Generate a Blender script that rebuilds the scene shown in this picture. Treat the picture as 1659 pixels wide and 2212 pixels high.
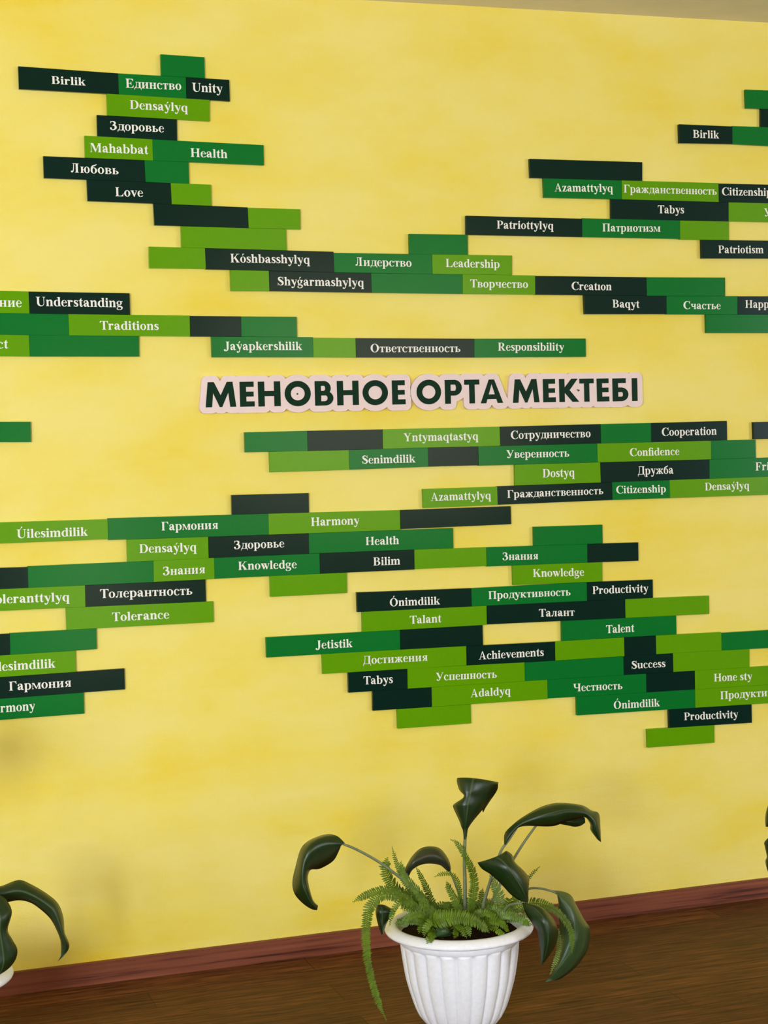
import bpy, bmesh, math, random
from mathutils import Vector, Matrix, geometry

scene = bpy.context.scene
for o in list(bpy.data.objects):
    bpy.data.objects.remove(o)
COL = scene.collection

# ---------------- camera ----------------
CAM = [[0.947576, 0.041568, -0.316815, 0.0], [-0.318202, 0.032423, -0.947468, -4.423544], [-0.029112, 0.998609, 0.04395, 1.4], [0.0, 0.0, 0.0, 1.0]]
FOCAL = 3700.00

cd = bpy.data.cameras.new('camera')
cam = bpy.data.objects.new('camera', cd)
COL.objects.link(cam)
cam.matrix_world = Matrix(CAM)
cd.sensor_fit = 'VERTICAL'
cd.sensor_height = 24.0
cd.lens = FOCAL / 2212 * 24.0
cd.clip_start = 0.05
scene.camera = cam

# ---------------- light ----------------
SKY_A = 14.5        # sky seen through the far window on the left
SKY_R = 28.0        # sky seen through the far window on the right
SKY_N = 64.0        # sky seen through the nearer window left of the camera
SKY_B = 4.4        # curtained window right of the camera
SKY_C = 5.0         # glazed door
CURTAIN = (1.0, .93, .74)   # sheer curtains
SKY_COLOUR = (0.84, 0.93, 1.07)
w = bpy.data.worlds.new('world')
scene.world = w
w.use_nodes = True
w.node_tree.nodes['Background'].inputs[0].default_value = (0.9, 0.92, 1.0, 1)
w.node_tree.nodes['Background'].inputs[1].default_value = 0.3
scene.view_settings.view_transform = 'Standard'
scene.view_settings.look = 'None'
scene.view_settings.exposure = 0.0
scene.view_settings.gamma = 1.0
scene.view_settings.use_curve_mapping = False
scene.cycles.use_denoising = True
scene.cycles.max_bounces = 8
scene.cycles.diffuse_bounces = 5
scene.cycles.sample_clamp_indirect = 6.0

# ---------------- helpers ----------------
def srgb(r, g, b):
    f = lambda c: (c / 255 / 12.92) if c <= 10 else ((c / 255 + .055) / 1.055) ** 2.4
    return (f(r), f(g), f(b), 1)

class NT:
    def __init__(self, name):
        self.m = bpy.data.materials.new(name)
        self.m.use_nodes = True
        self.t = self.m.node_tree
        self.b = self.t.nodes['Principled BSDF']
    def n(self, kind, **kw):
        nd = self.t.nodes.new(kind)
        for k, v in kw.items():
            if hasattr(nd, k): setattr(nd, k, v)
            else: nd.inputs[k.replace('_', ' ')].default_value = v
        return nd
    def l(self, a, b):
        self.t.links.new(a, b)
    def ramp(self, src, stops):
        r = self.n('ShaderNodeValToRGB')
        e = r.color_ramp.elements
        while len(e) < len(stops): e.new(.5)
        for i, (p, c) in enumerate(stops):
            e[i].position = p
            e[i].color = c
        self.l(src, r.inputs[0])
        return r.outputs[0]
    def coords(self, scale, rot=(0, 0, 0), out='Object'):
        t = self.n('ShaderNodeTexCoord')
        mp = self.n('ShaderNodeMapping')
        mp.inputs['Scale'].default_value = scale
        mp.inputs['Rotation'].default_value = rot
        self.l(t.outputs[out], mp.inputs[0])
        return mp.outputs[0]
    def noise(self, vec, scale, detail=3, rough=.5):
        x = self.n('ShaderNodeTexNoise')
        x.inputs['Scale'].default_value = scale
        x.inputs['Detail'].default_value = detail
        x.inputs['Roughness'].default_value = rough
        self.l(vec, x.inputs['Vector'])
        return x.outputs['Fac']
    def mix(self, fac, a, b, mode='MIX'):
        x = self.n('ShaderNodeMix')
        x.data_type = 'RGBA'
        x.blend_type = mode
        for s, v in ((0, fac), (6, a), (7, b)):
            if hasattr(v, 'default_value') or isinstance(v, bpy.types.NodeSocket): self.l(v, x.inputs[s])
            else: x.inputs[s].default_value = v
        return x.outputs[2]
    def bump(self, h, strength, dist):
        x = self.n('ShaderNodeBump')
        x.inputs['Strength'].default_value = strength
        x.inputs['Distance'].default_value = dist
        self.l(h, x.inputs['Height'])
        self.l(x.outputs[0], self.b.inputs['Normal'])
    def base(self, c):
        if isinstance(c, bpy.types.NodeSocket): self.l(c, self.b.inputs['Base Color'])
        else: self.b.inputs['Base Color'].default_value = c
    def set(self, rough=None, spec=None):
        if rough is not None: self.b.inputs['Roughness'].default_value = rough
        if spec is not None: self.b.inputs['Specular IOR Level'].default_value = spec

def simple(name, c, rough=.5, spec=.5, var=.04, scale=40):
    m = NT(name)
    v = m.coords((1, 1, 1))
    f = m.noise(v, scale, 2)
    a = tuple(x * (1 - var) for x in c[:3]) + (1,)
    b = tuple(min(1, x * (1 + var)) for x in c[:3]) + (1,)
    m.base(m.ramp(f, [(.3, a), (.7, b)]))
    m.set(rough, spec)
    return m

# ---------------- materials ----------------
def mat_wall():
    m = NT('yellow_limewash')
    v = m.coords((1.3, 1, 2.6))
    f = m.noise(v, 1.9, 5, .55)
    pale, mid, sat = WALL_PALE, WALL_MID, WALL_SAT
    c = m.ramp(f, [(.38, pale), (.55, mid), (.74, sat)])
    v2 = m.coords((1.2, 1, 9))
    f2 = m.noise(v2, 2.6, 6, .6)
    c = m.mix(m.ramp(f2, [(.45, (0, 0, 0, 1)), (.8, (.3, .3, .3, 1))]), c, pale)
    m.base(c)
    m.set(.62, .3)
    g = m.noise(m.coords((1, 1, 1)), 260, 3)
    h = m.noise(m.coords((1.5, 1, 14)), 3, 4)
    s = m.n('ShaderNodeMath', operation='MULTIPLY_ADD')
    m.l(h, s.inputs[0]); s.inputs[1].default_value = 2.0; m.l(g, s.inputs[2])
    m.bump(s.outputs[0], .2, .004)
    return m.m
WALL_PALE = srgb(242, 223, 120)
WALL_MID = srgb(240, 218, 97)
WALL_SAT = srgb(238, 209, 58)

def mat_floor():
    m = NT('laminate_planks')
    v = m.coords((1, 1, 1))
    br = m.n('ShaderNodeTexBrick')
    br.offset = .37
    m.l(v, br.inputs['Vector'])
    br.inputs['Color1'].default_value = srgb(108, 66, 36)
    br.inputs['Color2'].default_value = srgb(86, 50, 26)
    br.inputs['Mortar'].default_value = srgb(58, 38, 16)
    br.inputs['Scale'].default_value = 1
    br.inputs['Mortar Size'].default_value = .0012
    br.inputs['Brick Width'].default_value = 1.21
    br.inputs['Row Height'].default_value = .128
    br.inputs['Bias'].default_value = 0
    f = m.noise(m.coords((1.2, 15, 1)), 5.5, 9, .7)
    g = m.ramp(f, [(.34, (.25, .22, .2, 1)), (.5, (.88, .86, .84, 1)), (.66, (1.65, 1.55, 1.4, 1))])
    m.base(m.mix(1.0, br.outputs['Color'], g, 'MULTIPLY'))
    m.set(.5, .12)
    m.bump(f, .1, .001)
    return m.m

def mat_baseboard():
    m = NT('mahogany_skirting')
    f = m.noise(m.coords((.7, 12, 26)), 3, 7, .6)
    m.base(m.ramp(f, [(.34, srgb(70, 28, 16)), (.45, srgb(118, 60, 38)), (.7, srgb(140, 78, 52))]))
    m.set(.5, .35)
    return m.m

def mat_gloss(name, c, rough=.2):
    m = simple(name, c, rough, .2, .015, 90)
    m.bump(m.noise(m.coords((1, 1, 1)), 500, 2), .03, .0006)
    return m.m

def mat_leaf(name, a, b, rib, rough):
    m = NT(name)
    uv = m.n('ShaderNodeUVMap')
    sp = m.n('ShaderNodeSeparateXYZ')
    m.l(uv.outputs[0], sp.inputs[0])
    f = m.noise(m.coords((60, 3, 1), out='UV'), 1, 3)
    c = m.ramp(f, [(.3, a), (.7, b)])
    s = m.n('ShaderNodeMath', operation='SUBTRACT')
    m.l(sp.outputs[0], s.inputs[0]); s.inputs[1].default_value = .5
    ab = m.n('ShaderNodeMath', operation='ABSOLUTE')
    m.l(s.outputs[0], ab.inputs[0])
    k = m.ramp(ab.outputs[0], [(.01, (.26, .26, .26, 1)), (.035, (0, 0, 0, 1))])
    m.base(m.mix(k, c, rib))
    m.set(rough, .5)
    m.bump(f, .25, .0015)
    return m.m

def mat_pane(name, col, strength):
    m = NT(name)
    f = m.noise(m.coords((1, 1, 1)), .8, 2)
    c = m.ramp(f, [(.3, tuple(x * .96 for x in col) + (1,)), (.7, col + (1,))])
    m.base((.05, .05, .05, 1))
    m.l(c, m.b.inputs['Emission Color'])
    m.b.inputs['Emission Strength'].default_value = strength
    return m.m

MAT = {
    'wall': mat_wall(), 'floor': mat_floor(), 'base': mat_baseboard(),
    'ceil': simple('beige_ceiling_paint', srgb(246, 241, 228), .8, .2, .03, 8).m,
    'cream': simple('cream_wall_paint', srgb(190, 182, 160), .8, .2, .03, 6).m,
    'white_frame': simple('white_window_frame', srgb(225, 225, 222), .4).m,
    'd': mat_gloss('dark_green_acrylic', srgb(0, 36, 27)),
    'g': mat_gloss('mid_green_acrylic', srgb(3, 112, 38)),
    'l': mat_gloss('lime_green_acrylic', srgb(95, 154, 0)),
    'letter': simple('white_vinyl', srgb(238, 234, 222), .5, .3, .02, 60).m,
    'plate': simple('white_sign_board', srgb(236, 212, 205), .5, .3, .02, 30).m,
    'plate_letter': simple('dark_green_print', srgb(6, 44, 25), .5, .12, .03, 60).m,
    'screw': simple('dark_screw', srgb(60, 50, 45), .4).m,
    'pot': simple('white_plastic', srgb(243, 243, 246), .42, .45, .03, 120).m,
    'soil': simple('brown_soil', srgb(46, 28, 18), .95, .1, .5, 160).m,
    'stalk': simple('green_stalk', srgb(114, 122, 88), .45, .4, .15, 60).m,
    'leaf0': mat_leaf('dark_leaf', srgb(18, 39, 9), srgb(30, 54, 15), srgb(110, 128, 84), .33),
    'leaf1': mat_leaf('brownish_leaf', srgb(42, 46, 30), srgb(58, 60, 42), srgb(92, 92, 70), .34),
    'leaf2': mat_leaf('pale_leaf', srgb(42, 68, 32), srgb(64, 92, 54), srgb(134, 150, 104), .36),
    'frond0': simple('fern_green', srgb(88, 114, 16), .5, .35, .25, 50).m,
    'frond1': simple('pale_fern_green', srgb(104, 130, 52), .5, .35, .2, 50).m,
}

def link(name, bm, mat, parent=None, smooth=False):
    me = bpy.data.meshes.new(name)
    bm.normal_update()
    bm.to_mesh(me)
    bm.free()
    if mat: me.materials.append(MAT[mat] if isinstance(mat, str) else mat)
    if smooth:
        for p in me.polygons: p.use_smooth = True
    o = bpy.data.objects.new(name, me)
    COL.objects.link(o)
    if parent: o.parent = parent
    return o

def tag(o, label=None, cat=None, group=None, kind=None):
    if label: o['label'] = label
    if cat: o['category'] = cat
    if group: o['group'] = group
    if kind: o['kind'] = kind
    return o

def empty(name, loc):
    o = bpy.data.objects.new(name, None)
    o.empty_display_size = .1
    COL.objects.link(o)
    o.location = loc
    return o

def box(bm, x0, x1, y0, y1, z0, z1):
    r = bmesh.ops.create_cube(bm, size=1)
    for v in r['verts']:
        v.co = ((x0 + x1) / 2 + v.co.x * (x1 - x0), (y0 + y1) / 2 + v.co.y * (y1 - y0), (z0 + z1) / 2 + v.co.z * (z1 - z0))
    return r['verts']

def inside(p, x, y):
    # p is convex and counter-clockwise
    for a, b in zip(p, p[1:] + p[:1]):
        if (b.x - a.x) * (y - a.y) - (b.y - a.y) * (x - a.x) < -1e-12: return False
    return True

def merge(polys, eps=1e-5):
    # union of overlapping 2D pieces -> (points, triangles)
    vs, fs = [], []
    for p in polys:
        a = sum(p[i][0] * p[(i + 1) % len(p)][1] - p[(i + 1) % len(p)][0] * p[i][1] for i in range(len(p)))
        if abs(a) < 1e-9: continue
        n = len(p)
        cr = [(p[(i + 1) % n][0] - p[i][0]) * (p[(i + 2) % n][1] - p[(i + 1) % n][1]) - (p[(i + 1) % n][1] - p[i][1]) * (p[(i + 2) % n][0] - p[(i + 1) % n][0]) for i in range(n)]
        parts = [p]
        if min(cr) < -1e-9 and max(cr) > 1e-9:
            v2 = [Vector(q) for q in p]
            if n == 4: parts = [[p[i] for i in geometry.convex_hull_2d(v2)]]
            else: parts = [[p[i] for i in t] for t in geometry.tessellate_polygon([[Vector((q[0], q[1], 0)) for q in p]])]
        for p in parts:
            a = sum(p[i][0] * p[(i + 1) % len(p)][1] - p[(i + 1) % len(p)][0] * p[i][1] for i in range(len(p)))
            if abs(a) < 1e-9: continue
            if a < 0: p = p[::-1]
            fs.append(list(range(len(vs), len(vs) + len(p))))
            vs += [Vector(q) for q in p]
    boxes = []
    for f in fs:
        p = [vs[i] for i in f]
        boxes.append((min(q.x for q in p), max(q.x for q in p), min(q.y for q in p), max(q.y for q in p), p))
    r = geometry.delaunay_2d_cdt(vs, [], fs, 0, eps)
    keep = []
    for f in r[2]:
        cx = sum(r[0][i].x for i in f) / len(f); cy = sum(r[0][i].y for i in f) / len(f)
        for q in boxes:
            if q[0] <= cx <= q[1] and q[2] <= cy <= q[3] and inside(q[4], cx, cy):
                keep.append(f)
                break
    return r[0], keep

# ---------------- room ----------------
WX0, WX1 = -4.6, 9.2
YF, YB = 0.011, -5.9        # face of the yellow wall, face of the window wall
ZC = 2.576
bm = bmesh.new()
box(bm, WX0, WX1, YF, YF + .2, -.1, ZC + .25)
tag(link('wall_north', bm, 'wall'), kind='structure')
bm = bmesh.new()
box(bm, WX0, WX1, YB - .2, YF + .2, -.12, 0)
tag(link('floor', bm, 'floor'), kind='structure')
bm = bmesh.new()
box(bm, WX0, WX1, YB - .2, YF + .02, ZC, ZC + .12)
tag(link('ceiling', bm, 'ceil'), kind='structure')
bm = bmesh.new()
box(bm, WX0, WX1, -.006, YF, 0, .056)
bmesh.ops.bevel(bm, geom=[e for e in bm.edges if all(v.co.z > .05 and v.co.y < 0 for v in e.verts)], offset=.003, segments=2, affect='EDGES')
tag(link('baseboard_north', bm, 'base'), kind='structure')
for nm, a, b in (('wall_west', WX0 - .2, WX0), ('wall_east', WX1, WX1 + .2)):
    bm = bmesh.new()
    box(bm, a, b, YB - .2, YF + .2, -.1, ZC + .12)
    tag(link(nm, bm, 'cream'), kind='structure')
# window wall behind the camera: openings x0, x1, z0, z1
OPEN = [(-4.3, -2.8, .85, 2.35, SKY_A, 'window_1'), (-2.45, -1.25, .95, 2.15, SKY_N, 'window_2'), (1.25, 1.9, .04, 1.85, SKY_C, 'door_1'), (2.4, 4.4, .9, 2.45, SKY_B, 'window_3'), (6.9, 8.7, .85, 2.35, SKY_R, 'window_4')]
bm = bmesh.new()
x = WX0
for (a, b, z0, z1, s, nm) in OPEN:
    box(bm, x, a, YB - .2, YB, 0, ZC)
    box(bm, a, b, YB - .2, YB, 0, z0)
    box(bm, a, b, YB - .2, YB, z1, ZC)
    x = b
box(bm, x, WX1, YB - .2, YB, 0, ZC)
tag(link('wall_south', bm, 'cream'), kind='structure')
for (a, b, z0, z1, s, nm) in OPEN:
    bm = bmesh.new()
    for q in ((a, a + .05, z0, z1), (b - .05, b, z0, z1), (a, b, z0, z0 + .05), (a, b, z1 - .05, z1), ((a + b) / 2 - .025, (a + b) / 2 + .025, z0, z1)):
        box(bm, q[0], q[1], YB - .1, YB - .05, q[2], q[3])
    fr = tag(link(nm, bm, 'white_frame'), kind='structure')
    bm = bmesh.new()
    bm.faces.new([bm.verts.new(c) for c in ((a, YB - .11, z0), (b, YB - .11, z0), (b, YB - .11, z1), (a, YB - .11, z1))][::-1])
    link('pane', bm, mat_pane('daylight_' + nm, CURTAIN if s in (SKY_B, SKY_C) else SKY_COLOUR, s), fr)

# ---------------- lettering ----------------
# ---- lettering: bold serif and heavy sans glyphs drawn from overlapping pieces, merged into one outline ----
def _cr(pts, n=6):
    out = []
    for i in range(len(pts) - 1):
        p0, p1, p2, p3 = pts[max(i - 1, 0)], pts[i], pts[i + 1], pts[min(i + 2, len(pts) - 1)]
        for k in range(n):
            t = k / n
            out.append(tuple(.5 * (2 * b + (c - a) * t + (2 * a - 5 * b + 4 * c - d) * t * t + (3 * b - a - 3 * c + d) * t ** 3)
                             for a, b, c, d in zip(p0, p1, p2, p3)))
    out.append(tuple(pts[-1]))
    return out

def R_(x0, y0, x1, y1):
    return [[(x0, y0), (x1, y0), (x1, y1), (x0, y1)]]

def Q_(*p):
    return [list(p)]

def C_(x, y, r, n=14):
    return [[(x + r * math.cos(2 * math.pi * i / n), y + r * math.sin(2 * math.pi * i / n)) for i in range(n)]]

def O_(cx, cy, rx, ry, jx, irx, iry, a0=0, a1=360, n=28):
    # ring sector between an outer and a narrower inner ellipse
    m = max(4, int(n * abs(a1 - a0) / 360))
    o = []
    for i in range(m):
        q = []
        for (k, (c, r1, r2)) in ((i, (cx, rx, ry)), (i + 1, (cx, rx, ry)), (i + 1, (jx, irx, iry)), (i, (jx, irx, iry))):
            a = math.radians(a0 + (a1 - a0) * k / m)
            q.append((c + r1 * math.cos(a), cy + r2 * math.sin(a)))
        o.append(q)
    return o

def S_(*p, n=5):
    # brush stroke through (x, y, width)
    c = _cr(list(p), n)
    e = []
    for i, (x, y, w) in enumerate(c):
        a, b = c[max(i - 1, 0)], c[min(i + 1, len(c) - 1)]
        dx, dy = b[0] - a[0], b[1] - a[1]
        l = math.hypot(dx, dy) or 1
        e.append(((x - dy / l * w / 2, y + dx / l * w / 2), (x + dy / l * w / 2, y - dx / l * w / 2)))
    return [[e[i][0], e[i][1], e[i + 1][1], e[i + 1][0]] for i in range(len(e) - 1)]

def F_(x0, x1, y, d, a, b):
    # foot serif: slab x0..x1 at height y growing in direction d, bracketed to a stem a..b
    return [[(x0, y), (x1, y), (x1, y + 24 * d), (b + 12, y + 40 * d), (b, y + 80 * d), (a, y + 80 * d), (a - 12, y + 40 * d), (x0, y + 24 * d)]]

def ST(a, b, y0, y1, foot=1, head=1, e=64):
    # capital style stem with serifs
    g = R_(a, y0, b, y1)
    if foot: g += F_(a - e, b + e, y0, 1, a, b)
    if head: g += F_(a - e, b + e, y1, -1, a, b)
    return g

def SL(a, b, y0, y1, foot=1, e=52):
    # lower-case Latin stem: slanted flag at the head
    g = R_(a, y0, b, y1)
    g += Q_((a - e, y1 - 34), (a - e, y1 - 12), (b, y1 + 6), (b, y1 - 70), (a, y1 - 70))
    if foot: g += F_(a - e, b + e, y0, 1, a, b)
    return g

def SC(a, b, foot=1, head=1, h=461):
    return ST(a, b, 0, h, foot, head, 48)

def acute(x, y):
    return Q_((x - 50, y), (x - 15, y), (x + 110, y + 130), (x + 75, y + 165), (x + 20, y + 150))

def arch(x):
    # n-arch whose right stem spans x+130 .. x+270, springing from x
    return S_((x - 20, 350, 30), (x + 60, 430, 62), (x + 150, 438, 100), (x + 196, 370, 138), (x + 200, 300, 140)) + R_(x + 130, 0, x + 270, 320) + F_(x + 82, x + 318, 0, 1, x + 130, x + 270)

def bowlR(cx=305, cy=232):
    return O_(cx, cy, 222, 246, cx - 22, 98, 208, -140, 140)

def bowlL(cx=250, cy=232):
    return O_(cx, cy, 222, 246, cx + 22, 98, 208, 40, 320)

def smallS(w=1.0):
    return S_((335, 345, 22), (300, 420, 42), (205, 452, 62), (105, 400, 104), (120, 310, 128), (215, 240, 138), (300, 165, 126), (300, 80, 100), (200, 20, 58), (95, 55, 44), (48, 135, 20)) + Q_((318, 470), (342, 470), (342, 325), (322, 325)) + Q_((40, -8), (64, -8), (58, 150), (38, 150))

def g_y():
    return Q_((35, 450), (205, 450), (330, 130), (262, 10)) + S_((445, 450, 40), (300, 40, 52), (225, -120, 60), (150, -180, 60), (95, -165, 60)) + C_(92, -140, 58) + R_(5, 449, 245, 473) + R_(350, 449, 492, 473)

def g_P(y1=676, s=1.0):
    return ST(100, 250, 0, 676) + R_(100, 641, 340, 676) + R_(250, 300, 340, 334) + O_(330, 488, 258, 188, 330, 108, 152, -90, 90)

def g_B():
    return ST(100, 250, 0, 676) + R_(60, 641, 350, 676) + R_(60, 0, 360, 35) + R_(250, 340, 350, 374) + O_(335, 508, 228, 168, 330, 88, 132, -90, 90) + O_(350, 187, 272, 187, 345, 116, 151, -90, 90)

def g_T():
    return ST(258, 408, 0, 676, 1, 0) + R_(32, 636, 634, 676) + Q_((32, 676), (32, 500), (54, 500), (100, 600), (190, 640), (190, 676)) + Q_((634, 676), (634, 500), (612, 500), (566, 600), (476, 640), (476, 676))

def g_E():
    return ST(100, 250, 0, 676) + R_(60, 638, 590, 676) + R_(60, 0, 600, 38) + R_(250, 322, 440, 360) + Q_((590, 676), (590, 500), (568, 500), (520, 590), (440, 640), (440, 676)) + Q_((600, 0), (632, 190), (608, 190), (540, 80), (440, 36), (440, 0)) + Q_((438, 470), (462, 470), (462, 210), (438, 210), (380, 322), (380, 360))

def g_O():
    return O_(389, 338, 345, 357, 389, 178, 322)

def g_C():
    return O_(400, 338, 362, 357, 452, 232, 322, 42, 322) + Q_((648, 695), (672, 695), (672, 445), (645, 445), (600, 560), (520, 640), (600, 650)) + S_((690, 120, 24), (640, 70, 40), (560, 20, 46))

def g_Y(cyr=0):
    if cyr:
        return Q_((60, 650), (235, 650), (430, 250), (330, 160)) + S_((610, 650, 44), (400, 190, 56), (320, 60, 66), (230, 8, 62), (150, 40, 60)) + C_(150, 62, 62) + R_(14, 650, 300, 676) + R_(500, 650, 700, 676)
    return Q_((45, 650), (215, 650), (436, 290), (286, 290)) + Q_((545, 650), (592, 650), (410, 300), (370, 330)) + ST(286, 436, 0, 320, 1, 0) + R_(10, 650, 290, 676) + R_(470, 650, 700, 676)

def g_S():
    return S_((478, 480, 26), (420, 600, 46), (290, 655, 64), (145, 590, 116), (150, 470, 150), (280, 365, 176), (430, 255, 168), (440, 115, 128), (300, 22, 62), (150, 65, 46), (65, 200, 24)) + Q_((465, 692), (490, 692), (490, 460), (464, 460)) + Q_((50, -16), (78, -16), (78, 220), (50, 220))

def g_U():
    return R_(100, 230, 250, 676) + R_(572, 230, 616, 676) + O_(358, 232, 258, 250, 411, 161, 190, 180, 360) + F_(20, 330, 676, -1, 100, 250) + F_(490, 698, 676, -1, 572, 616)

def g_D():
    return ST(100, 250, 0, 676) + R_(60, 641, 370, 676) + R_(60, 0, 370, 35) + O_(350, 338, 338, 338, 345, 180, 303, -90, 90)

def ringo(cx=250):
    return O_(cx, 232, 226, 247, cx, 92, 210)

def g_e():
    return O_(228, 232, 205, 247, 250, 100, 212, 8, 318) + R_(120, 246, 414, 282) + S_((420, 110, 22), (372, 50, 36), (310, 8, 40))

def g_c(cx=232):
    return O_(cx, 232, 208, 247, cx + 36, 122, 210, 48, 318) + C_(cx + 118, 375, 62) + S_((cx + 190, 105, 22), (cx + 145, 50, 34), (cx + 90, 10, 40))

def g_a():
    return C_(98, 345, 58) + S_((62, 370, 24), (120, 440, 42), (215, 455, 56), (305, 415, 105), (335, 320, 136)) + R_(266, 60, 404, 330) + S_((335, 110, 138), (362, 40, 112), (420, 20, 54), (484, 62, 22)) + S_((290, 278, 30), (185, 232, 80), (112, 160, 134), (112, 95, 138), (170, 42, 96), (272, 78, 36))

def g_l():
    return SL(70, 208, 0, 676)

def g_n():
    return SL(70, 205, 0, 473) + arch(215)

def g_k():
    return g_l() + Q_((200, 190), (240, 180), (455, 440), (390, 440)) + Q_((235, 280), (330, 330), (540, 10), (370, 10)) + R_(315, 449, 540, 473) + R_(300, 0, 560, 24)

def g_d():
    return bowlL() + R_(345, 20, 484, 676) + Q_((290, 642), (290, 664), (484, 682), (484, 606), (345, 606)) + Q_((420, 0), (545, 22), (545, 44), (484, 60), (420, 60))

def g_t():
    return R_(84, 90, 220, 473) + Q_((84, 440), (84, 480), (200, 635), (220, 635), (220, 440)) + R_(18, 430, 312, 473) + S_((152, 130, 136), (172, 45, 110), (240, 22, 60), (316, 92, 24))

def g_r():
    return SL(70, 205, 0, 473) + S_((200, 320, 40), (250, 420, 66), (320, 450, 70)) + C_(352, 398, 66)

def g_u():
    return R_(66, 140, 202, 473) + Q_((14, 449), (14, 473), (202, 473), (202, 400), (66, 400)) + S_((134, 180, 136), (158, 60, 118), (230, 22, 62), (350, 95, 30)) + R_(345, 20, 482, 473) + Q_((294, 449), (294, 473), (482, 473), (482, 400), (345, 400)) + Q_((420, 0), (540, 22), (540, 44), (482, 60), (420, 60))

def g_i(dot=1):
    return SL(70, 208, 0, 473) + (C_(138, 608, 78) if dot else [])

def g_g():
    return O_(222, 315, 192, 160, 222, 82, 128) + S_((330, 420, 50), (420, 430, 52), (475, 405, 40)) + S_((150, 190, 40), (95, 120, 70), (160, 72, 96), (330, 50, 108), (420, -30, 108), (370, -140, 70), (230, -188, 38), (85, -160, 60), (60, -80, 62), (140, -5, 40))

def g_V(x=0):
    return Q_((x + 40, 450), (x + 205, 450), (x + 318, 120), (x + 262, -14), (x + 245, -14)) + Q_((x + 425, 450), (x + 470, 450), (x + 290, -14), (x + 255, 20))

def g_K():
    return ST(100, 250, 0, 676) + Q_((240, 290), (300, 285), (620, 650), (560, 650)) + Q_((300, 400), (420, 450), (720, 15), (520, 15)) + R_(475, 650, 730, 676) + R_(455, 0, 770, 26)

def g_Lc():
    return ST(360, 505, 0, 676, 1, 1) + R_(150, 640, 440, 676) + S_((215, 655, 40), (205, 400, 48), (180, 170, 66), (120, 40, 80), (75, 60, 60)) + C_(72, 70, 62) + R_(140, 652, 300, 676)

def g_de(h=461, w=440, d=-130, t=36, s=136):
    x1 = 70 + w
    return R_(x1 - s - 20, 0, x1 - 20, h) + R_(110, h - t, x1 + 10, h) + R_(20, 0, x1 + 40, t) + Q_((20, t), (20, d), (44, d), (74, -20), (120, t)) + Q_((x1 + 40, t), (x1 + 40, d), (x1 + 16, d), (x1 - 14, -20), (x1 - 60, t)) + S_((185, h, 40), (180, h * .6, 46), (150, h * .25, 60), (95, 10, 60)) + R_(x1 - 20, h - 24, x1 + 40, h)

def g_zh():
    c = SC(308, 444)
    for m in (1, -1):
        f = lambda x: 376 + m * x
        c += S_((f(60), 235, 40), (f(150), 300, 46), (f(200), 400, 70), (f(270), 440, 60)) + C_(f(272), 405, 52) + Q_((f(60), 240), (f(150), 275), (f(340), 20), (f(205), 20)) + R_(min(f(180), f(370)), 0, max(f(180), f(370)), 24)
    return c

def g_ze(h=1.0):
    return S_((60, 345, 24), (105, 425, 44), (190, 445, 60), (285, 390, 112), (270, 290, 90), (170, 245, 34)) + S_((170, 248, 34), (300, 225, 96), (330, 120, 130), (240, 22, 62), (120, 20, 50), (55, 70, 60)) + C_(72, 90, 58) + Q_((52, 465), (76, 465), (74, 330), (50, 330))

def g_Ze():
    return S_((70, 510, 24), (130, 625, 46), (250, 655, 64), (385, 580, 140), (370, 440, 120), (210, 355, 40)) + S_((210, 360, 40), (400, 330, 126), (455, 180, 160), (330, 28, 70), (160, 20, 58), (70, 85, 70)) + C_(92, 120, 74) + Q_((62, 690), (90, 690), (88, 490), (60, 490))

def g_em():
    return ST(60, 100, 0, 461, 1, 1, 44) + Q_((60, 461), (190, 461), (370, 60), (318, 10)) + Q_((500, 461), (560, 461), (345, 10), (318, 40)) + ST(490, 622, 0, 461, 1, 1, 44)

def mir(g, w):
    return [[(w - x, y) for x, y in p] for p in g]

def g_ya():
    r = ST(80, 212, 0, 461, 1, 1, 44) + R_(80, 430, 270, 461) + R_(200, 198, 280, 228) + O_(260, 330, 200, 131, 260, 74, 100, -90, 90) + Q_((225, 215), (330, 225), (440, 60), (380, 10), (330, 30)) + R_(360, 0, 500, 24)
    return mir(r, 540)

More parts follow.
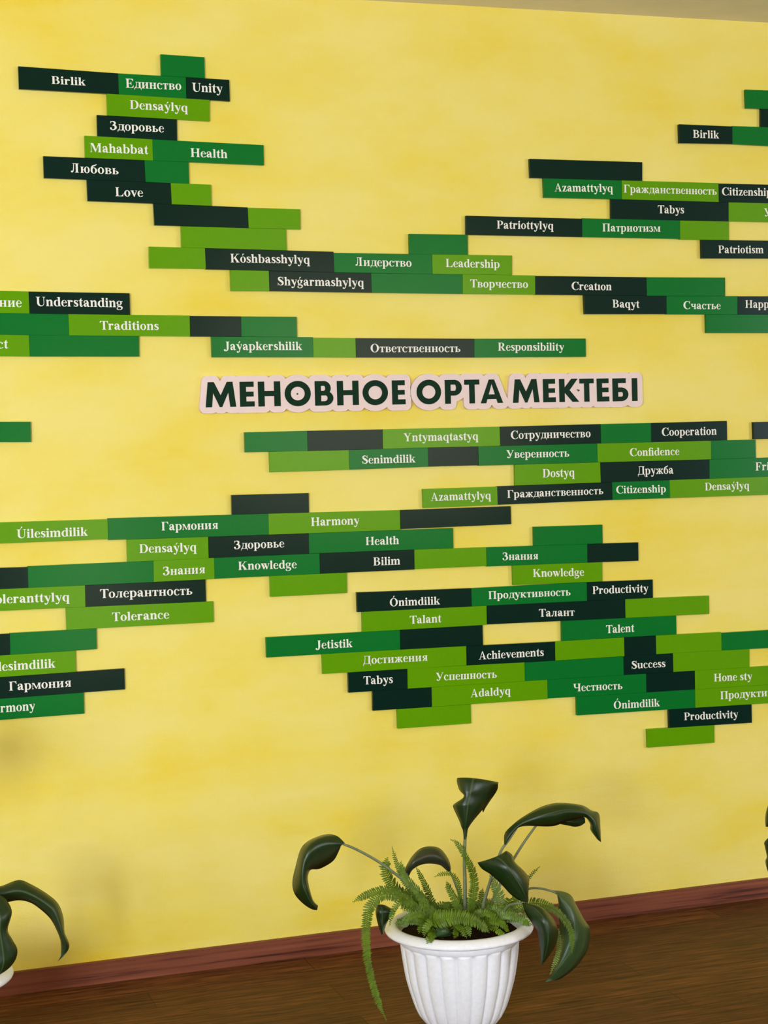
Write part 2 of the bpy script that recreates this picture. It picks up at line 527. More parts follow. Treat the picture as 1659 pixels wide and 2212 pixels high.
GL = {
 'A': (722, lambda: Q_((330, 690), (385, 690), (640, 15), (465, 15)) + Q_((330, 690), (358, 610), (132, 15), (92, 15)) + R_(200, 196, 520, 234) + R_(8, 0, 230, 24) + R_(410, 0, 712, 24)),
 'B': (667, g_B), 'C': (722, g_C), 'D': (722, g_D), 'E': (667, g_E),
 'F': (611, lambda: ST(100, 250, 0, 676) + R_(60, 638, 570, 676) + R_(250, 320, 430, 358) + Q_((570, 676), (570, 490), (548, 490), (500, 590), (420, 640), (420, 676)) + Q_((425, 470), (448, 470), (448, 205), (425, 205), (370, 320), (370, 358))),
 'H': (778, lambda: ST(100, 250, 0, 676) + ST(528, 678, 0, 676) + R_(250, 320, 528, 360)),
 'J': (500, lambda: R_(250, 130, 400, 676) + F_(190, 464, 676, -1, 250, 400) + S_((325, 180, 150), (300, 30, 120), (210, -60, 70), (110, -50, 70)) + C_(98, 0, 78)),
 'K': (778, g_K),
 'L': (667, lambda: ST(100, 250, 0, 676) + R_(60, 0, 610, 38) + Q_((600, 0), (636, 230), (610, 230), (540, 90), (420, 36), (420, 0))),
 'M': (944, lambda: ST(110, 150, 0, 676, 1, 0) + Q_((14, 650), (14, 676), (290, 676), (505, 190), (440, 0), (110, 676)) + Q_((455, 0), (440, 40), (690, 676), (760, 676)) + ST(690, 838, 0, 676)),
 'O': (778, g_O), 'P': (611, g_P),
 'R': (722, lambda: g_P() + Q_((270, 330), (400, 340), (650, 20), (480, 0)) + R_(455, 0, 715, 26)),
 'S': (556, g_S), 'T': (667, g_T), 'U': (722, g_U), 'Y': (722, g_Y),
 'Ó': (778, lambda: g_O() + acute(370, 730)), 'Ú': (722, lambda: g_U() + acute(340, 720)),
 'a': (500, g_a), 'b': (556, lambda: R_(68, 0, 204, 676) + Q_((16, 642), (16, 664), (204, 682), (204, 606), (68, 606)) + bowlR()),
 'c': (444, g_c), 'd': (556, g_d), 'e': (444, g_e),
 'f': (333, lambda: R_(80, 0, 216, 560) + F_(28, 276, 0, 1, 80, 216) + R_(15, 430, 300, 473) + S_((148, 520, 136), (170, 630, 100), (250, 672, 46), (310, 640, 50)) + C_(318, 618, 56)),
 'ﬁ': (556, lambda: R_(80, 0, 216, 560) + F_(28, 268, 0, 1, 80, 216) + R_(15, 430, 420, 473) + S_((148, 520, 136), (175, 630, 100), (280, 675, 46), (400, 655, 40)) + C_(410, 605, 66) + R_(346, 0, 482, 473) + F_(296, 534, 0, 1, 346, 482)),
 'g': (500, g_g), 'ǵ': (500, lambda: g_g() + acute(225, 545)),
 'h': (556, lambda: g_l() + arch(215)), 'i': (278, g_i), 'ı': (278, lambda: g_i(0)), 'k': (556, g_k), 'l': (278, g_l),
 'm': (833, lambda: SL(70, 205, 0, 473) + arch(215) + arch(490)), 'n': (556, g_n), 'o': (500, ringo), 'ó': (500, lambda: ringo() + acute(225, 545)),
 'p': (556, lambda: SL(68, 204, -205, 473) + bowlR()),
 'q': (556, lambda: bowlL() + R_(345, -205, 482, 460) + Q_((345, 400), (440, 473), (482, 473), (482, 400)) + F_(290, 545, -205, 1, 345, 482)),
 'r': (444, g_r), 's': (389, smallS), 't': (333, g_t), 'u': (556, g_u),
 'v': (500, lambda: g_V() + R_(8, 449, 250, 473) + R_(350, 449, 492, 473)),
 'w': (722, lambda: g_V(-10) + g_V(222) + R_(4, 449, 460, 473) + R_(580, 449, 712, 473)),
 'y': (500, g_y), 'ý': (500, lambda: g_y() + acute(240, 545)),
 'z': (444, lambda: R_(40, 436, 405, 473) + R_(30, 0, 415, 38) + Q_((255, 450), (400, 450), (190, 20), (40, 20)) + Q_((40, 473), (40, 330), (64, 330), (110, 420), (160, 440)) + Q_((415, 0), (425, 160), (400, 160), (350, 60), (280, 36))),
 ' ': (250, lambda: []),
 'А': None, 'Е': (667, g_E), 'О': (778, g_O), 'С': (722, g_C), 'Т': (667, g_T), 'У': (708, lambda: g_Y(1)),
 'Г': (610, lambda: ST(100, 250, 0, 676) + R_(60, 638, 560, 676) + Q_((560, 676), (575, 470), (550, 470), (500, 580), (420, 640), (420, 676))),
 'Д': (700, lambda: g_de(676, 560, -170, 38, 148)), 'З': (577, g_Ze), 'Л': (703, lambda: [[(x + 60, y) for x, y in p] for p in g_Lc()]),
 'П': (778, lambda: ST(100, 250, 0, 676) + ST(528, 678, 0, 676) + R_(60, 638, 700, 676)),
 'Ч': (740, lambda: ST(490, 640, 0, 676) + R_(90, 440, 240, 676) + F_(20, 310, 676, -1, 90, 240) + S_((165, 480, 150), (200, 350, 110), (320, 300, 66), (500, 330, 60))),
 'б': (500, lambda: O_(250, 215, 222, 230, 250, 92, 195) + S_((100, 250, 124), (100, 390, 120), (170, 530, 100), (310, 590, 84), (410, 640, 60), (440, 700, 30))),
 'в': (520, lambda: SC(82, 214) + R_(50, 431, 280, 461) + R_(50, 0, 290, 30) + R_(200, 228, 280, 256) + O_(270, 346, 190, 115, 265, 74, 85, -90, 90) + O_(280, 128, 218, 128, 275, 88, 98, -90, 90)),
 'г': (411, lambda: SC(82, 214) + R_(50, 426, 370, 461) + Q_((370, 461), (380, 310), (358, 310), (310, 400), (260, 430), (260, 461))),
 'д': (540, lambda: g_de()), 'ж': (751, g_zh), 'з': (418, g_ze),
 'и': (590, lambda: SC(82, 214) + SC(376, 508) + Q_((200, 60), (200, 115), (390, 400), (390, 345))),
 'к': (590, lambda: SC(82, 214) + S_((200, 240, 40), (320, 300, 48), (370, 400, 70), (450, 440, 60)) + C_(452, 405, 54) + Q_((200, 245), (310, 280), (540, 20), (390, 20)) + R_(370, 0, 580, 24)),
 'л': (540, lambda: SC(326, 458) + R_(130, 430, 400, 461) + S_((185, 440, 40), (178, 260, 46), (150, 110, 60), (100, 25, 64), (62, 45, 50)) + C_(62, 55, 50)),
 'м': (682, g_em), 'н': (590, lambda: SC(82, 214) + SC(376, 508) + R_(200, 218, 390, 254)),
 'п': (590, lambda: SC(82, 214) + SC(376, 508) + R_(50, 426, 540, 461)),
 'т': (450, lambda: SC(160, 292, 1, 0) + R_(22, 426, 430, 461) + Q_((22, 461), (16, 310), (38, 310), (80, 410), (130, 430), (130, 461)) + Q_((430, 461), (436, 310), (414, 310), (372, 410), (322, 430), (322, 461))),
 'ч': (558, lambda: SC(350, 482) + R_(70, 320, 202, 461) + F_(22, 250, 461, -1, 70, 202) + S_((136, 340, 132), (165, 235, 90), (250, 205, 56), (360, 235, 44))),
 'ш': (837, lambda: SC(82, 214) + SC(353, 485) + SC(624, 756) + R_(50, 0, 790, 36)),
 'ь': (500, lambda: SC(82, 214) + R_(50, 0, 280, 30) + R_(200, 238, 280, 268) + O_(265, 134, 212, 134, 260, 82, 104, -90, 90)),
 'ю': (727, lambda: SC(82, 214) + R_(200, 214, 330, 252) + O_(490, 232, 200, 247, 490, 78, 210)), 'я': (560, g_ya),
}
GL['А'] = GL['A']; GL['В'] = GL['B']
for _a, _b in zip('аеорсу', 'aeopcy'):
    GL[_a] = GL[_b]
SHAPES = {}

def glyph(c):
    if c not in SHAPES:
        SHAPES[c] = (GL[c][0], GL[c][1]())
    return SHAPES[c]

def layout(word):
    # pieces of a word in 1/676 cap-height units, with the ink extent
    x, out = 0, []
    for c in word.replace('fi', 'ﬁ'):
        w, g = glyph(c)
        for p in g:
            out.append([(px + x, py) for px, py in p])
        x += w
        if c == 'T' or c == 'Т': x -= 45
    xs = [p[0] for q in out for p in q]
    return out, min(xs), max(xs)


PLAQUES = [
 ('g', '', 'blank mid green plaque above Единство, topmost at the upper left', [9061,24056,10215,24028,10211,23483,9057,23504], None),
 ('d', 'Birlik', 'dark green plaque reading Birlik, left of Единство', [5412,23600,7936,23522,7939,22985,5410,23031], ([6234,23187], [7095,23177],198)),
 ('g', 'Единство', 'mid green wall plaque reading Единство', [7936,23522,9705,23492,9701,22941,7939,22985], ([8126,23164], [9575,23154],229)),
 ('d', 'Unity', 'dark green wall plaque reading Unity', [9705,23492,10862,23470,10861,22909,9701,22941], ([9861,23126], [10670,23118],229)),
 ('l', 'Densaýlyq', 'lime green plaque reading Densaýlyq, below Единство', [7627,22994,10314,22927,10300,22374,7623,22438], ([8214,22626], [9733,22595],223)),
 ('d', 'Здоровье', 'dark green plaque reading Здоровье, above Mahabbat', [7353,22444,9431,22395,9421,21844,7348,21897], ([7675,22074], [9081,22048],225)),
 ('l', 'Mahabbat', 'lime green wall plaque reading Mahabbat', [7017,21908,8767,21861,8766,21314,7014,21345], ([7133,21494], [8646,21475],230)),
 ('g', 'Health', 'mid green plaque reading Health, right of Mahabbat', [8767,21861,11733,21792,11725,21261,8766,21315], ([9764,21436], [10742,21421],220)),
 ('d', 'Любовь', 'dark green wall plaque reading Любовь', [5953,21364,8542,21318,8552,20760,5952,20809], ([6637,20967], [7859,20938],231)),
 ('g', '', 'blank mid green plaque right of the Любовь plaque', [8542,21319,9703,21299,9699,20735,8552,20760], None),
 ('d', 'Love', 'dark green wall plaque reading Love', [7034,20790,9209,20747,9217,20198,7038,20247], ([7759,20383], [8474,20375],228)),
 ('l', '', 'blank lime plaque right of the Love plaque', [9209,20746,10274,20724,10271,20171,9217,20198], None),
 ('d', '', 'blank dark green plaque below and right of the Love plaque', [8736,20209,11247,20148,11257,19602,8748,19649], None),
 ('l', '', 'blank lime plaque ending the row below Love', [11247,20137,12684,20119,12673,19583,11257,19602], None),
 ('l', '', 'long blank lime plaque directly above Kóshbasshylyq', [9444,19632,12275,19585,12279,19024,9440,19082], None),
 ('l', '', 'blank lime plaque left of the Kóshbasshylyq plaque', [8579,19099,10063,19069,10068,18530,8574,18541], None),
 ('d', 'Kóshbasshylyq', 'dark green wall plaque reading Kóshbasshylyq', [10063,19069,13575,18998,13580,18449,10068,18514], ([10736,18699], [12910,18673],225)),
 ('g', 'Лидерство', 'mid green wall plaque reading Лидерство', [13575,18969,16396,18946,16396,18406,13580,18445], ([14183,18625], [15789,18601],225)),
 ('l', 'Leadership', 'lime green wall plaque reading Leadership', [16396,18946,18763,18927,18748,18384,16396,18409], ([16788,18599], [18379,18580],226)),
 ('g', '', 'blank mid green plaque above the seam of Лидерство and Leadership', [15751,19500,17461,19489,17455,18937,15748,18951], None),
 ('l', '', 'blank lime plaque left of the Shyǵarmashylyq plaque', [10723,18500,11770,18483,11770,17944,10721,17949], None),
 ('d', 'Shyǵarmashylyq', 'dark green wall plaque reading Shyǵarmashylyq', [11770,18480,14620,18428,14624,17899,11770,17944], ([12002,18099], [14410,18065],224)),
 ('g', '', 'long blank mid green plaque between Shyǵarmashylyq and Творчество', [14620,18429,17275,18398,17262,17866,14624,17899], None),
 ('l', 'Творчество', 'lime green wall plaque reading Творчество', [17275,18399,19448,18375,19437,17843,17262,17866], ([17488,18042], [19217,18026],224)),
 ('d', 'Creatıon', 'dark green wall plaque reading Creatıon', [19448,18365,22910,18334,22910,17805,19437,17840], ([20553,17975], [21795,17962],222)),
 ('g', '', 'blank mid green plaque right of the Creatıon plaque', [22910,18334,25451,18328,25442,17792,22910,17803], None),
 ('d', 'Baqyt', 'dark green wall plaque reading Baqyt', [20937,17824,23536,17799,23526,17279,20950,17291], ([21817,17477], [22662,17457],221)),
 ('g', 'Счастье', 'mid green wall plaque reading Счастье', [23536,17800,25851,17793,25842,17257,23526,17273], ([24070,17425], [25285,17413],220)),
 ('d', 'Happiness', 'dark green plaque beginning with Happ at the right edge', [25851,17787,28009,17783,28003,17245,25842,17257], ([26092,17446], None,225)),
 ('g', '', 'blank mid green plaque below Счастье, cut off by the right edge', [24803,17263,29285,17236,29279,16691,24809,16729], None),
 ('g', '', 'topmost blank mid green plaque at the right edge, above a sliver of dark green', [26252,23772,28473,23785,28467,23249,26268,23230], None),
 ('d', '', 'sliver of blank dark green plaque at the right edge under a mid green one', [26754,23234,28072,23245,28066,22710,26742,22709], None),
 ('d', 'Birlik', 'dark green plaque reading Birlik, near the right edge', [24061,22707,25787,22695,25783,22186,24064,22168], ([24500,22334], [25345,22331],223)),
 ('g', '', 'blank mid green plaque right of the dark Birlik plaque at the right edge', [25787,22708,28066,22710,28060,22142,25783,22186], None),
 ('d', '', 'blank dark green plaque above the mid green Azamattylyq plaque', [19370,21611,22859,21599,22846,21066,19381,21083], None),
 ('g', 'Azamattylyq', 'mid green wall plaque reading Azamattylyq', [19778,21081,22191,21069,22188,20533,19785,20544], ([20101,20721], [21915,20734],224)),
 ('l', 'Гражданственность', 'lime green wall plaque reading Гражданственность', [22191,21069,25297,21053,25291,20508,22188,20533], ([22251,20728], [25227,20714],221)),
 ('d', 'Citizenship', 'dark green wall plaque reading Citizenship', [25297,21042,27553,21041,27547,20495,25291,20507], ([25402,20703], [27049,20712],224)),
 ('d', 'Tabys', 'dark green plaque reading Tabys, below Гражданственность', [21853,20536,25620,20506,25610,19948,21843,19976], ([23316,20154], [24158,20163],228)),
 ('l', 'Успешность', 'lime green plaque showing only the letter У at the right edge', [25620,20505,30212,20484,30205,19935,25610,19956], ([26782,20118], None,229)),
 ('d', 'Patriottylyq', 'dark green wall plaque reading Patriottylyq', [17429,20012,20933,19974,20924,19458,17419,19485], ([18332,19665], [20049,19660],222)),
 ('g', 'Патриотизм', 'mid green wall plaque reading Патриотизм', [20933,19986,24021,19960,24013,19433,20924,19458], ([21554,19621], [23379,19630],220)),
 ('l', '', 'blank lime plaque right of the Патриотизм plaque', [24021,19960,25615,19951,25606,19411,24013,19415], None),
 ('d', 'Patriotism', 'dark green wall plaque reading Patriotism', [24706,19413,27337,19407,27331,18888,24706,18879], ([25245,19032], [26734,19037],220)),
 ('l', 'Понимание', 'lime green plaque ending in ние, left of Understanding', [2491,18015,5457,17940,5461,17382,2484,17444], (None, [5272,17546],235)),
 ('d', 'Understanding', 'dark green wall plaque reading Understanding', [5457,17940,8030,17895,8027,17339,5461,17382], ([5631,17573], [7843,17531],233)),
 ('g', '', 'blank mid green plaque left of the Traditions plaque', [1694,17457,6438,17363,6441,16814,1688,16919], None),
 ('l', 'Traditions', 'lime green wall plaque reading Traditions', [6438,17366,9594,17312,9588,16767,6441,16820], ([7237,16961], [8763,16940],223)),
 ('d', '', 'short blank dark green plaque right of the Traditions plaque', [9594,17300,10969,17282,10961,16745,9588,16762], None),
 ('g', '', 'blank mid green plaque ending the Traditions row', [10969,17282,12495,17265,12487,16723,10961,16745], None),
 ('l', 'Respect', 'lime green plaque ending in ct at the left edge', [2675,16903,5420,16837,5428,16296,2669,16362], (None, [4893,16506],230)),
 ('g', '', 'blank mid green plaque below the Traditions plaque', [5420,16837,8237,16790,8225,16258,5428,16296], None),
 ('g', 'Jaýapkershilik', 'mid green wall plaque reading Jaýapkershilik', [10153,16756,12928,16718,12925,16180,10152,16215], ([10477,16399], [12621,16374],223)),
 ('l', '', 'short blank lime plaque between Jaýapkershilik and Ответственность', [12928,16702,14128,16679,14123,16158,12925,16180], None),
 ('d', 'Ответственность', 'dark green wall plaque reading Ответственность', [14128,16679,17570,16632,17557,16113,14123,16158], ([14541,16295], [17146,16270],221)),
 ('g', 'Responsibility', 'mid green wall plaque reading Responsibility', [17570,16632,20955,16605,20949,16088,17557,16113], ([18270,16294], [20275,16273],220)),
 ('g', '', 'blank mid green plaque at the left end of the Yntymaqtastyq row', [10966,14221,12693,14217,12692,13677,10963,13693], None),
 ('d', '', 'blank dark grey-green plaque left of the Yntymaqtastyq plaque', [12693,14217,14823,14199,14814,13661,12692,13672], None),
 ('l', 'Yntymaqtastyq', 'lime green wall plaque reading Yntymaqtastyq', [14823,14199,18263,14184,18268,13652,14814,13670], ([15418,13855], [17615,13832],222)),
 ('d', 'Сотрудничество', 'dark green wall plaque reading Сотрудничество', [18263,14184,21354,14179,21354,13627,18268,13647], ([18583,13830], [21030,13815],226)),
 ('g', '', 'blank mid green plaque between Сотрудничество and Cooperation', [21354,14179,22950,14169,22944,13616,21354,13627], None),
 ('d', 'Cooperation', 'dark green wall plaque reading Cooperation', [22950,14169,25417,14168,25416,13605,22944,13617], ([23286,13788], [25068,13775],231)),
 ('d', '', 'blank dark green plaque cut by the right edge, right of Cooperation', [26292,14111,27966,14105,27960,13596,26301,13609], None),
 ('l', '', 'blank lime plaque left of the Senimdilik plaque', [11625,13687,13845,13666,13845,13132,11629,13139], None),
 ('g', 'Senimdilik', 'mid green wall plaque reading Senimdilik', [13845,13666,16124,13664,16118,13140,13845,13132], ([14211,13284], [15741,13268],219)),
 ('d', '', 'blank dark green plaque between Senimdilik and Уверенность', [16124,13663,17599,13652,17599,13130,16118,13140], None),
 ('g', 'Уверенность', 'mid green wall plaque reading Уверенность', [17599,13652,21235,13627,21240,13092,17599,13118], ([18433,13305], [20352,13282],218)),
 ('l', 'Confidence', 'lime green wall plaque reading Confidence', [21235,13625,24875,13605,24871,13063,21240,13092], ([22248,13239], [23837,13224],220)),
 ('g', '', 'blank mid green plaque right of the Confidence plaque', [24875,13608,26350,13599,26355,13059,24871,13063], None),
 ('l', 'Dostyq', 'lime green wall plaque reading Dostyq', [18691,13110,21317,13091,21325,12516,18685,12527], ([19529,12722], [20513,12720],239)),
 ('d', 'Дружба', 'dark green wall plaque reading Дружба', [21317,13091,24814,13063,24806,12502,21325,12515], ([22495,12701], [23634,12690],233)),
 ('g', 'Friendship', 'mid green plaque beginning with Fri at the right edge', [24814,13063,28743,13053,28736,12473,24806,12503], ([26335,12686], None,237)),
 ('l', 'Azamattylyq', 'lime green wall plaque reading Azamattylyq', [15936,12532,18143,12518,18141,12008,15943,12010], ([16155,12195], [17948,12177],220)),
 ('d', 'Гражданственность', 'dark green wall plaque reading Гражданственность', [18143,12529,21671,12514,21679,12005,18141,12008], ([18435,12189], [21390,12184],215)),
 ('g', 'Citizenship', 'mid green wall plaque reading Citizenship', [21671,12515,23506,12506,23510,11987,21679,12005], ([21795,12186], [23376,12161],214)),
 ('l', 'Densaýlyq', 'lime green plaque reading Densaýlyq, right of Citizenship', [23506,12511,27750,12485,27743,11954,23510,11987], ([24649,12166], [26114,12155],220)),
 ('d', '', 'blank dark green plaque above the mid green Гармония plaque', [10559,12574,12677,12546,12669,12022,10551,12054], None),
 ('l', 'Úilesimdilik', 'lime green plaque reading Úilesimdilik, left of mid green Гармония', [3705,12123,7255,12075,7251,11560,3699,11579], ([4924,11689], [6731,11671],225)),
 ('g', 'Гармония', 'mid green wall plaque reading Гармония', [7255,12100,11540,12039,11535,11477,7251,11535], ([8650,11720], [10157,11696],225)),
 ('l', 'Harmony', 'lime green wall plaque reading Harmony', [11540,12039,15255,11982,15248,11439,11535,11476], ([12717,11657], [14078,11644],227)),
 ('d', '', 'blank dark green plaque right of the lime Harmony plaque', [15255,11983,18530,11957,18533,11451,15248,11457], None),
 ('l', 'Densaýlyq', 'lime green plaque reading Densaýlyq, below Гармония', [7733,11526,9888,11498,9885,10933,7728,10943], ([8051,11159], [9568,11134],227)),
 ('d', 'Здоровье', 'dark green plaque reading Здоровье, below Harmony', [9888,11496,12642,11462,12634,10916,9885,10936], ([10571,11138], [11948,11122],222)),
 ('g', 'Health', 'mid green plaque reading Health, above Bilim', [12642,11465,16792,11423,16791,10863,12634,10919], ([14242,11068], [15198,11053],221)),
 ('d', '', 'blank dark green plaque at the left edge, left end of the Bilim row', [2113,11014,5170,10944,5162,10410,2106,10441], None),
 ('g', '', 'long blank mid green plaque left of the lime Знания plaque', [5170,10964,8409,10940,8397,10381,5162,10408], None),
 ('l', 'Знания', 'lime green wall plaque reading Знания', [8409,10940,10029,10935,10023,10374,8397,10383], ([8647,10544], [9766,10543],224)),
 ('g', 'Knowledge', 'mid green wall plaque reading Knowledge', [10029,10935,12931,10912,12926,10358,10023,10379], ([10673,10578], [12279,10545],222)),
 ('d', 'Bilim', 'dark green wall plaque reading Bilim', [12931,10911,15636,10879,15630,10330,12926,10358], ([14442,10504], [15213,10492],220)),
 ('l', '', 'blank lime plaque right of the Bilim plaque', [15636,10879,17762,10843,17759,10318,15630,10341], None),
 ('g', 'Знания', 'mid green wall plaque reading Знания', [17762,10842,20851,10787,20845,10255,17759,10304], ([18239,10455], [19320,10431],215)),
 ('d', '', 'blank dark green plaque ending the Bilim row', [20851,10787,22458,10758,22453,10226,20845,10255], None),
 ('g', '', 'blank mid green plaque above the mid green Знания plaque', [19214,11347,21338,11316,21334,10778,19211,10816], None),
 ('l', 'Knowledge', 'lime green wall plaque reading Knowledge', [18548,10292,21301,10248,21299,9694,18547,9739], ([19149,9936], [20725,9889],223)),
 ('l', '', 'blank lime plaque below the mid green Knowledge plaque', [11532,10370,13675,10352,13667,9796,11529,9813], None),
 ('l', 'Toleranttylyq', 'lime green plaque ending in oleranttylyq at the left edge', [3981,10422,6609,10396,6601,9837,3975,9868], ([4110,10062], [6203,10012],228)),
 ('d', 'Толерантность', 'dark green wall plaque reading Толерантность', [6609,10395,9775,10374,9771,9788,6601,9837], ([6985,10039], [9409,9997],232)),
 ('l', 'Tolerance', 'lime green wall plaque reading Tolerance', [6097,9845,9966,9787,9960,9234,6096,9270], ([7275,9423], [8775,9403],226)),
 ('d', '', 'sliver of blank dark green plaque at the left edge below Toleranttylyq', [1797,9287,4656,9272,4650,8729,1791,8744], None),
 ('g', '', 'blank mid green plaque below the left end of Tolerance', [4656,9284,6858,9263,6850,8725,4650,8729], None),
 ('l', 'Úilesimdilik', 'lime green plaque ending in lesimdilik at the left edge', [3863,8732,6304,8724,6298,8174,3856,8174], ([3986,8337], [5778,8321],230)),
 ('d', 'Гармония', 'dark green wall plaque reading Гармония', [3955,8174,7549,8174,7544,7625,3949,7624], ([4586,7814], [6156,7803],229)),
 ('g', 'Harmony', 'mid green plaque ending in rmony, lowest at the left edge', [3554,7624,6473,7625,6467,7077,3548,7084], ([3956,7277], [5221,7269],229)),
 ('d', 'Ónimdilik', 'dark green wall plaque reading Ónimdilik', [13947,9798,17281,9726,17283,9215,13947,9259], ([14879,9362], [16343,9331],217)),
 ('g', 'Продуктивность', 'mid green wall plaque reading Продуктивность', [17281,9726,20808,9702,20802,9167,17283,9215], ([17789,9392], [20291,9355],216)),
 ('d', 'Productivity', 'dark green plaque reading Productivity, above Талант', [20808,9702,22897,9661,22892,9130,20802,9168], ([20979,9351], [22743,9311],222)),
 ('l', 'Talant', 'lime green wall plaque reading Talant', [14083,9257,17723,9209,17718,8675,14079,8709], ([15446,8845], [16368,8834],220)),
 ('d', 'Талант', 'dark green wall plaque reading Талант', [17723,9212,22001,9149,21999,8605,17718,8685], ([19301,8802], [20397,8770],221)),
 ('l', '', 'blank lime plaque right of the Талант plaque', [22001,9146,24706,9093,24701,8557,21999,8605], None),
 ('g', 'Jetistik', 'mid green wall plaque reading Jetistik', [11371,8737,15157,8699,15148,8152,11370,8194], ([12734,8335], [13781,8313],224)),
 ('d', '', 'blank dark green plaque right of the Jetistik plaque', [15157,8699,17587,8677,17588,8114,15148,8154], None),
 ('g', 'Talent', 'mid green wall plaque reading Talent', [20006,8642,23625,8576,23624,8029,19999,8074], ([21372,8205], [22265,8190],230)),
 ('l', 'Достижения', 'lime green wall plaque reading Достижения', [12916,8182,17087,8127,17081,7587,12915,7642], ([14069,7827], [15931,7795],222)),
 ('d', 'Achievements', 'dark green wall plaque reading Achievements', [17087,8122,19777,8070,19773,7528,17081,7581], ([17442,7721], [19416,7689],223)),
 ('l', '', 'blank lime plaque right of the Achievements plaque', [19777,8074,21940,8048,21940,7507,19773,7530], None),
 ('d', '', 'short blank dark green plaque directly above Success', [21940,8048,22958,8038,22957,7495,21940,7507], None),
 ('l', '', 'blank lime plaque below and right of Talent', [22958,8038,25089,7999,25086,7459,22957,7497], None),
 ('g', '', 'blank mid green plaque cut by the right edge, two rows above Hone sty', [25089,7977,27697,7950,27691,7405,25086,7457], None),
 ('d', 'Tabys', 'dark green plaque reading Tabys, below Достижения', [13633,7629,15336,7610,15329,7061,13632,7078], ([14061,7271], [14903,7252],226)),
 ('l', 'Успешность', 'lime green plaque reading Успешность, below Achievements', [15336,7615,18824,7552,18824,7016,15329,7062], ([16158,7224], [17974,7176],221)),
 ('g', '', 'blank mid green plaque left of the Success plaque', [18824,7542,21902,7502,21902,6966,18824,7016], None),
 ('d', 'Success', 'dark green wall plaque reading Success', [21902,7509,23494,7489,23493,6940,21902,6966], ([22161,7127], [23241,7105],222)),
 ('l', '', 'blank lime plaque right of the Success plaque', [23494,7488,26010,7440,26003,6902,23493,6939], None),
 ('d', '', 'blank dark green plaque below the left end of lime Успешность', [14317,7072,16030,7054,16024,6504,14310,6532], None),
 ('l', 'Adaldyq', 'lime green wall plaque reading Adaldyq', [16030,7053,19514,7006,19510,6455,16024,6504], ([17172,6682], [18382,6674],223)),
 ('g', 'Честность', 'mid green wall plaque reading Честность', [19514,7004,22618,6954,22613,6410,19510,6469], ([20302,6609], [21849,6567],222)),
 ('d', '', 'blank dark green plaque left of the Hone sty plaque', [22618,6954,24193,6928,24190,6381,22613,6410], None),
 ('l', 'Hone sty', 'lime green wall plaque reading Hone sty', [24193,6929,27191,6886,27184,6329,24190,6381], ([24813,6566], [26079,6528],226)),
 ('g', 'Ónimdilik', 'mid green wall plaque reading Ónimdilik', [20406,6452,24189,6381,24186,5841,20409,5917], ([21559,6014], [23032,5977],224)),
 ('l', 'Продуктивность', 'lime green plaque beginning with Продуктив at the right edge', [24189,6381,28270,6310,28263,5748,24186,5841], ([25013,6027], None,232)),
 ('d', 'Productivity', 'dark green plaque reading Productivity, lowest of the word plaques', [23323,5860,26049,5800,26047,5250,23327,5322], ([23810,5505], [25585,5437],223)),
 ('l', '', 'lowest blank lime plaque, below the lower Productivity', [22612,5341,24792,5284,24788,4764,22616,4805], None),
 ('l', '', 'blank lime plaque below the Adaldyq plaque', [15013,6519,17172,6487,17168,5953,15013,5981], None),
 ('g', '', 'lone blank mid green plaque at the left edge, left of the school sign', [2452,14713,5382,14640,5374,14122,2446,14206], None),
]
SIGN = [('М',9934,10762,14903,15564), ('Е',10865,11264,14898,15558), ('Н',11363,11980,14893,15553), ('О',12093,12820,14887,15546), ('В',12931,13450,14881,15540), ('Н',13553,14168,14876,15534), ('О',14276,15004,14869,15528), ('Е',15119,15507,14864,15522), ('О',15827,16546,14857,15514), ('Р',16657,17161,14851,15508), ('Т',17232,17683,14847,15503), ('А',17708,18382,14842,15498), ('М',18673,19485,14834,15489), ('Е',19595,19986,14829,15483), ('К',20091,20706,14824,15478), ('Т',20720,21169,14820,15473), ('Е',21257,21647,14816,15469), ('Б',21749,22251,14811,15464), ('І',22360,22540,14808,15461)]
SCREWS = [(12447,15207), (20700,15145)]
